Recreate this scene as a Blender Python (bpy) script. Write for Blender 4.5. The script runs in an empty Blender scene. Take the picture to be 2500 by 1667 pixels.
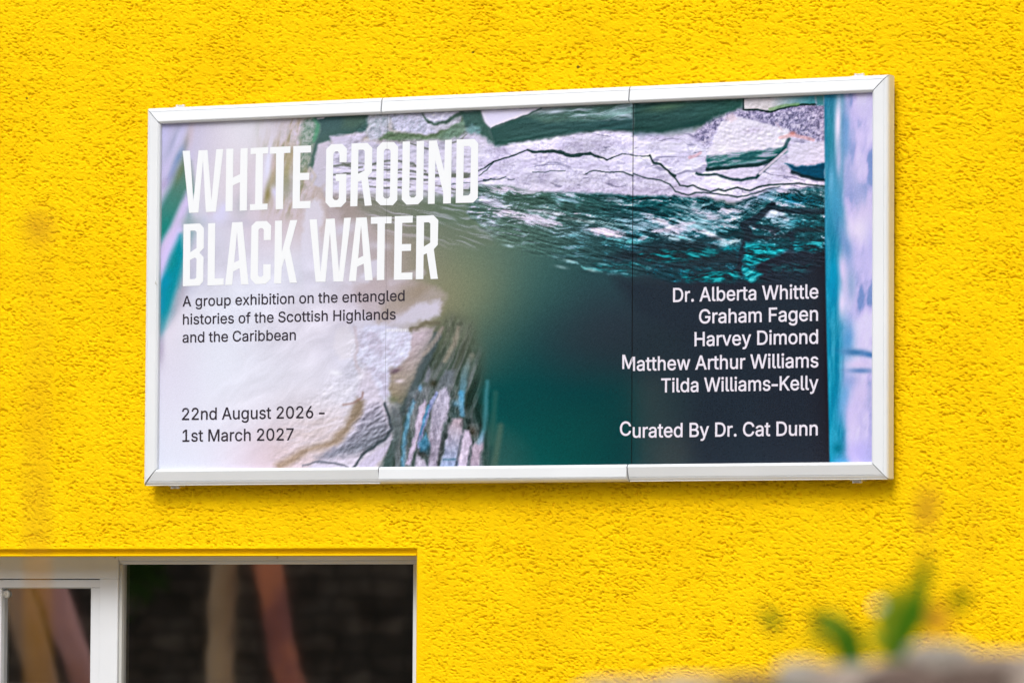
import bpy, bmesh, math, json
import numpy as np
from mathutils import Vector, Matrix, noise

scene = bpy.context.scene
# ---------------------------------------------------------------- camera (long lens, looking slightly up at the wall)
ZB = 2.96                                   # height of the billboard's centre above the ground; its printed face is y = 0
FPX, CX, CY = 13000.0, 1250.0, 833.5        # focal length and centre in units of the layout grid used below
CAM = np.array([6.648846, -13.024582, -0.960779+ZB])
YAW, PITCH, ROLL = 0.470618, 0.055390, 0.006043
def _axes():
    cy, sy, cp, sp = math.cos(YAW), math.sin(YAW), math.cos(PITCH), math.sin(PITCH)
    f = np.array([-sy*cp, cy*cp, sp]); r = np.array([cy, sy, 0.]); u = np.cross(r, f)
    cr, sr = math.cos(ROLL), math.sin(ROLL)
    return r*cr+u*sr, -r*sr+u*cr, f
RX, UX, FX = _axes()
cam_data = bpy.data.cameras.new('camera'); cam = bpy.data.objects.new('camera', cam_data)
scene.collection.objects.link(cam); scene.camera = cam
cam.matrix_world = Matrix(((RX[0], UX[0], -FX[0], CAM[0]), (RX[1], UX[1], -FX[1], CAM[1]), (RX[2], UX[2], -FX[2], CAM[2]), (0, 0, 0, 1)))
cam_data.sensor_width = 36; cam_data.lens = FPX/2500*36
cam_data.clip_start = .1; cam_data.clip_end = 2000
cam_data.dof.use_dof = True; cam_data.dof.focus_distance = 14.75; cam_data.dof.aperture_fstop = cam_data.lens/1000/.0293/1.0*1.0
# ---------------------------------------------------------------- sky, one soft sun (bright overcast)
SUN_EL, SUN_AZ = math.radians(48), math.radians(178)   # direction the light comes from, clockwise from +Y
world = bpy.data.worlds.new('World'); scene.world = world; world.use_nodes = True
wn = world.node_tree.nodes; wl = world.node_tree.links
sky = wn.new('ShaderNodeTexSky'); sky.sky_type = 'NISHITA'; sky.sun_disc = False
sky.sun_elevation = SUN_EL; sky.sun_rotation = SUN_AZ; sky.dust_density = 4.0; sky.air_density = 1.0; sky.ozone_density = 1.0
hs = wn.new('ShaderNodeHueSaturation'); hs.inputs['Saturation'].default_value = .3
wl.new(sky.outputs[0], hs.inputs['Color']); wl.new(hs.outputs[0], wn['Background'].inputs[0]); wn['Background'].inputs[1].default_value = .14
sun_d = bpy.data.lights.new('sun', 'SUN'); sun_d.energy = 1.35; sun_d.angle = math.radians(28); sun_d.color = (1, .98, .95)
sun = bpy.data.objects.new('sun', sun_d); scene.collection.objects.link(sun)
_sd = Vector((math.sin(SUN_AZ)*math.cos(SUN_EL), math.cos(SUN_AZ)*math.cos(SUN_EL), math.sin(SUN_EL)))
sun.rotation_euler = _sd.to_track_quat('Z', 'Y').to_euler(); sun.location = (0, -6, 12)
scene.view_settings.view_transform = 'Standard'; scene.view_settings.look = 'None'
scene.view_settings.exposure = 0.30; scene.view_settings.gamma = 1
scene.cycles.use_denoising = True; scene.cycles.denoising_prefilter = 'ACCURATE'; scene.cycles.max_bounces = 8; scene.cycles.diffuse_bounces = 3; scene.cycles.glossy_bounces = 4

# ---------------------------------------------------------------- helpers
def ray(px, py):
    return FX+RX*(px-CX)/FPX-UX*(py-CY)/FPX
def at(px, py, Y):
    """point of the plane y = Y seen at layout position px, py"""
    d = ray(px, py); t = (Y-CAM[1])/d[1]; return Vector(CAM+t*d)
def mirror_at(px, py, yg, h):
    """point h metres in front of a vertical mirror at y = yg, met by the view reflected there"""
    d = ray(px, py); t = (yg-CAM[1])/d[1]; p = CAM+t*d; s = h/d[1]
    return Vector((p[0]+d[0]*s, yg-h, p[2]+d[2]*s))
def tag(o, label=None, cat=None, group=None, kind=None):
    for k, v in (('label', label), ('category', cat), ('group', group), ('kind', kind)):
        if v: o[k] = v
    return o
def link(name, me, mat=None, parent=None, smooth_=False):
    o = bpy.data.objects.new(name, me); scene.collection.objects.link(o)
    if mat and not me.materials: me.materials.append(mat)
    if parent: o.parent = parent
    if smooth_ and len(me.polygons): me.polygons.foreach_set('use_smooth', [True]*len(me.polygons))
    return o
def empty(name, loc=(0, 0, 0)):
    o = bpy.data.objects.new(name, None); o.location = loc; scene.collection.objects.link(o); return o
def bm_obj(name, bm, mat, parent=None, smooth_=False, base=(0, 0, 0)):
    if any(base): bmesh.ops.translate(bm, verts=bm.verts, vec=-Vector(base))
    bmesh.ops.recalc_face_normals(bm, faces=bm.faces)
    me = bpy.data.meshes.new(name); bm.to_mesh(me); bm.free(); return link(name, me, mat, parent, smooth_)
def box(bm, x0, x1, y0, y1, z0, z1, bev=0.0):
    r = bmesh.ops.create_cube(bm, size=1)['verts']
    for v in r: v.co = Vector(((x0+x1)/2+v.co.x*(x1-x0), (y0+y1)/2+v.co.y*(y1-y0), (z0+z1)/2+v.co.z*(z1-z0)))
    if bev:
        ed = list({e for v in r for e in v.link_edges}); bmesh.ops.bevel(bm, geom=ed, offset=bev, segments=2, affect='EDGES', profile=.5)
def tube(bm, pts, radii, seg=10, squash=1.0):
    pts = [Vector(p) for p in pts]; rings = []
    for i, p in enumerate(pts):
        d = (pts[min(i+1, len(pts)-1)]-pts[max(i-1, 0)]).normalized()
        a = d.orthogonal().normalized() if i == 0 else (rings_a-d*rings_a.dot(d)).normalized()
        rings_a = a; b = d.cross(a)
        rings.append([bm.verts.new(p+(a*math.cos(2*math.pi*k/seg)+b*math.sin(2*math.pi*k/seg)*squash)*radii[i]) for k in range(seg)])
    for r0, r1 in zip(rings, rings[1:]):
        for k in range(seg): bm.faces.new((r0[k], r0[(k+1) % seg], r1[(k+1) % seg], r1[k]))
    bm.faces.new(rings[0][::-1]); bm.faces.new(rings[-1])
def material(name, col=(.8, .8, .8), rough=.5, spec=.5, metal=0.0):
    m = bpy.data.materials.new(name); m.use_nodes = True; b = m.node_tree.nodes['Principled BSDF']
    b.inputs['Base Color'].default_value = (*col, 1); b.inputs['Roughness'].default_value = rough
    b.inputs['Specular IOR Level'].default_value = spec; b.inputs['Metallic'].default_value = metal
    return m
def nodes(m): return m.node_tree.nodes, m.node_tree.links, m.node_tree.nodes['Principled BSDF']
def ramp(n, stops):
    r = n.new('ShaderNodeValToRGB'); e = r.color_ramp.elements
    e[0].position, e[0].color = stops[0][0], (*stops[0][1], 1); e[1].position, e[1].color = stops[-1][0], (*stops[-1][1], 1)
    for p, c in stops[1:-1]: k = e.new(p); k.color = (*c, 1)
    return r
def noise_mat(name, stops, scale, rough=.8, detail=6, bump=0.0, bscale=None, coord='Object', stretch=(1, 1, 1), spec=.3):
    m = material(name, rough=rough, spec=spec); n, l, b = nodes(m)
    tc = n.new('ShaderNodeTexCoord'); mp = n.new('ShaderNodeMapping'); mp.inputs['Scale'].default_value = stretch
    l.new(tc.outputs[coord], mp.inputs[0]); t = n.new('ShaderNodeTexNoise'); t.inputs['Scale'].default_value = scale; t.inputs['Detail'].default_value = detail
    l.new(mp.outputs[0], t.inputs['Vector']); r = ramp(n, stops); l.new(t.outputs[0], r.inputs[0]); l.new(r.outputs[0], b.inputs['Base Color'])
    if bump:
        t2 = n.new('ShaderNodeTexNoise'); t2.inputs['Scale'].default_value = bscale or scale*3; t2.inputs['Detail'].default_value = 8
        l.new(mp.outputs[0], t2.inputs['Vector']); bp = n.new('ShaderNodeBump'); bp.inputs['Strength'].default_value = bump; bp.inputs['Distance'].default_value = .01
        l.new(t2.outputs[0], bp.inputs['Height']); l.new(bp.outputs[0], b.inputs['Normal'])
    return m
# ---------------------------------------------------------------- lettering outlines (poster millimetres; glyph units)
TITLE = [[[[[-1031.6,412.5],[-1007.6,412.3],[-994.7,268.1],[-979.5,412.2],[-950.0,412.0],[-935.4,269.5],[-921.2,413.0],[-898.2,413.1],[-920.6,235.7],[-953.5,235.6],[-964.5,382.0],[-977.6,235.0],[-1008.5,235.0]]],[[[-888.7,413.2],[-865.2,413.0],[-865.8,330.7],[-843.0,339.9],[-841.7,412.8],[-818.7,412.9],[-819.5,235.9],[-843.2,235.7],[-843.0,317.2],[-865.9,307.8],[-866.1,235.8],[-889.4,235.8]]],[[[-809.3,412.7],[-751.6,412.9],[-752.2,395.1],[-768.7,395.1],[-769.6,253.6],[-752.5,253.5],[-753.1,236.5],[-810.1,236.0],[-810.0,253.6],[-793.2,253.5],[-792.3,395.2],[-809.1,395.0]]],[[[-746.5,412.7],[-680.2,412.7],[-680.5,394.3],[-701.2,394.2],[-702.5,236.5],[-726.5,236.3],[-726.8,394.0],[-746.6,393.6]]],[[[-671.1,413.0],[-613.8,412.9],[-614.2,393.3],[-647.7,393.2],[-648.4,336.6],[-618.7,336.0],[-619.5,316.0],[-648.2,316.1],[-648.6,256.9],[-613.9,256.9],[-614.7,236.4],[-672.2,236.4]]]],[[[[-565.2,400.5],[-549.1,413.7],[-514.2,413.7],[-498.8,399.2],[-499.7,361.7],[-522.5,361.7],[-522.4,386.3],[-528.2,393.4],[-536.3,393.1],[-542.2,386.5],[-543.2,262.3],[-537.8,256.6],[-529.1,256.3],[-523.7,261.1],[-523.2,309.2],[-534.3,309.5],[-533.9,329.1],[-500.0,329.0],[-500.2,250.9],[-516.0,236.6],[-552.0,236.4],[-566.3,250.9]]],[[[-484.5,413.5],[-434.0,413.4],[-418.0,398.4],[-418.9,331.2],[-432.0,318.5],[-418.4,237.8],[-440.8,237.4],[-452.2,309.4],[-462.9,305.0],[-464.4,237.1],[-487.2,237.3]],[[-462.2,395.0],[-446.7,394.7],[-442.1,390.0],[-442.6,336.0],[-462.8,327.7]]],[[[-403.7,398.6],[-387.1,413.6],[-349.9,412.5],[-336.4,399.1],[-337.9,249.7],[-352.0,236.2],[-391.0,237.4],[-406.3,251.1]],[[-381.3,388.6],[-376.2,394.2],[-365.8,393.8],[-360.1,387.9],[-361.5,261.2],[-366.8,255.6],[-376.9,256.2],[-382.3,261.9]]],[[[-322.3,412.8],[-299.2,412.4],[-300.0,261.1],[-294.1,255.9],[-284.6,255.8],[-279.0,260.9],[-278.1,412.2],[-254.8,412.4],[-256.7,250.2],[-272.6,236.3],[-309.0,236.4],[-323.9,251.1]]],[[[-239.7,412.1],[-215.2,412.2],[-191.3,326.1],[-189.0,412.3],[-167.8,412.6],[-169.7,236.0],[-193.8,235.9],[-193.8,267.3],[-219.2,357.1],[-220.3,236.3],[-241.6,236.4]]],[[[-152.8,412.5],[-97.7,412.1],[-85.3,399.1],[-85.7,248.2],[-100.2,235.6],[-154.5,236.3]],[[-129.8,392.9],[-113.1,392.8],[-107.5,387.6],[-109.5,262.0],[-115.0,256.1],[-131.4,255.9]]]],[[[[-1026.5,203.6],[-972.9,204.1],[-959.4,190.5],[-959.1,134.1],[-973.3,121.4],[-959.5,107.7],[-960.1,39.5],[-972.3,27.2],[-1026.8,26.9]],[[-1003.3,184.2],[-988.1,184.2],[-982.9,179.6],[-983.2,134.4],[-1002.9,123.3]],[[-1003.7,101.0],[-987.8,107.7],[-982.6,103.2],[-983.3,50.8],[-988.4,46.7],[-1003.4,46.6]]],[[[-945.9,203.5],[-922.4,203.7],[-922.5,46.6],[-893.1,46.3],[-893.4,27.2],[-945.9,27.0]]],[[[-867.4,204.0],[-833.4,204.3],[-812.0,27.2],[-836.2,27.2],[-841.8,73.9],[-862.6,64.4],[-865.3,26.8],[-888.3,26.7]],[[-851.0,176.2],[-843.3,96.1],[-859.3,89.9]]],[[[-804.3,191.7],[-789.6,204.6],[-755.1,204.6],[-740.5,191.1],[-741.1,150.4],[-764.2,150.4],[-764.3,180.3],[-769.6,184.5],[-775.7,184.7],[-781.3,180.4],[-781.5,52.4],[-777.2,47.4],[-769.5,47.2],[-764.8,51.9],[-765.1,82.7],[-740.7,81.6],[-740.6,40.9],[-756.7,27.2],[-789.6,27.1],[-806.1,43.5]]],[[[-728.0,204.3],[-705.5,204.3],[-705.1,115.6],[-679.2,204.4],[-656.2,204.5],[-679.9,126.4],[-655.6,27.8],[-679.0,27.7],[-695.6,97.7],[-705.2,71.4],[-706.5,27.3],[-729.3,27.2]]]],[[[[-616.9,204.7],[-593.1,204.4],[-580.4,55.9],[-564.2,204.7],[-536.1,204.9],[-521.3,55.0],[-506.1,205.5],[-484.4,205.5],[-508.1,27.9],[-538.6,28.0],[-551.1,166.8],[-564.1,28.0],[-595.7,28.7]]],[[[-467.7,205.0],[-434.3,205.1],[-413.9,29.3],[-438.0,28.8],[-442.9,76.0],[-463.5,67.1],[-466.9,28.0],[-489.8,27.9]],[[-452.0,181.5],[-444.6,98.0],[-460.5,91.2]]],[[[-421.1,205.4],[-355.4,204.7],[-355.5,185.7],[-376.5,185.9],[-377.2,28.8],[-400.8,28.5],[-400.1,186.1],[-421.0,186.3]]],[[[-345.5,205.5],[-288.4,205.1],[-289.0,185.9],[-321.6,186.0],[-322.4,127.0],[-293.2,126.8],[-293.8,107.6],[-322.4,107.8],[-323.2,47.5],[-288.4,47.3],[-288.7,27.7],[-347.0,28.0]]],[[[-277.1,204.3],[-224.0,204.6],[-208.6,190.6],[-209.6,122.1],[-222.0,109.8],[-208.6,27.8],[-231.2,27.5],[-244.0,99.5],[-253.8,95.4],[-254.3,27.9],[-277.9,28.0]],[[-253.3,185.2],[-237.8,185.2],[-233.6,181.2],[-233.4,128.6],[-253.3,118.1]]]]]
LINES = [["A group exhibition on the entangled", -1026.7, -30.7, -313.1, -30.4, 29.3], ["histories of the Scottish Highlands", -1025.1, -82.4, -340.6, -81.1, 29.3], ["and the Caribbean", -1025.9, -133.7, -658.4, -132.4, 29.4], ["22nd August 2026 -", -1025.1, -352.2, -564.2, -352.9, 33.4], ["1st March 2027", -1022.8, -413.6, -662.9, -414.2, 33.4], ["Dr. Alberta Whittle", 512.1, -53.0, 939.8, -53.2, 37.2], ["Graham Fagen", 590.0, -112.4, 939.0, -113.3, 37.2], ["Harvey Dimond", 576.8, -174.2, 939.2, -173.6, 37.2], ["Matthew Arthur Williams", 360.5, -237.5, 940.3, -237.0, 37.2], ["Tilda Williams-Kelly", 477.6, -296.7, 940.5, -297.7, 37.1], ["Curated By Dr. Cat Dunn", 354.4, -419.6, 939.0, -417.8, 37.2]]
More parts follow.
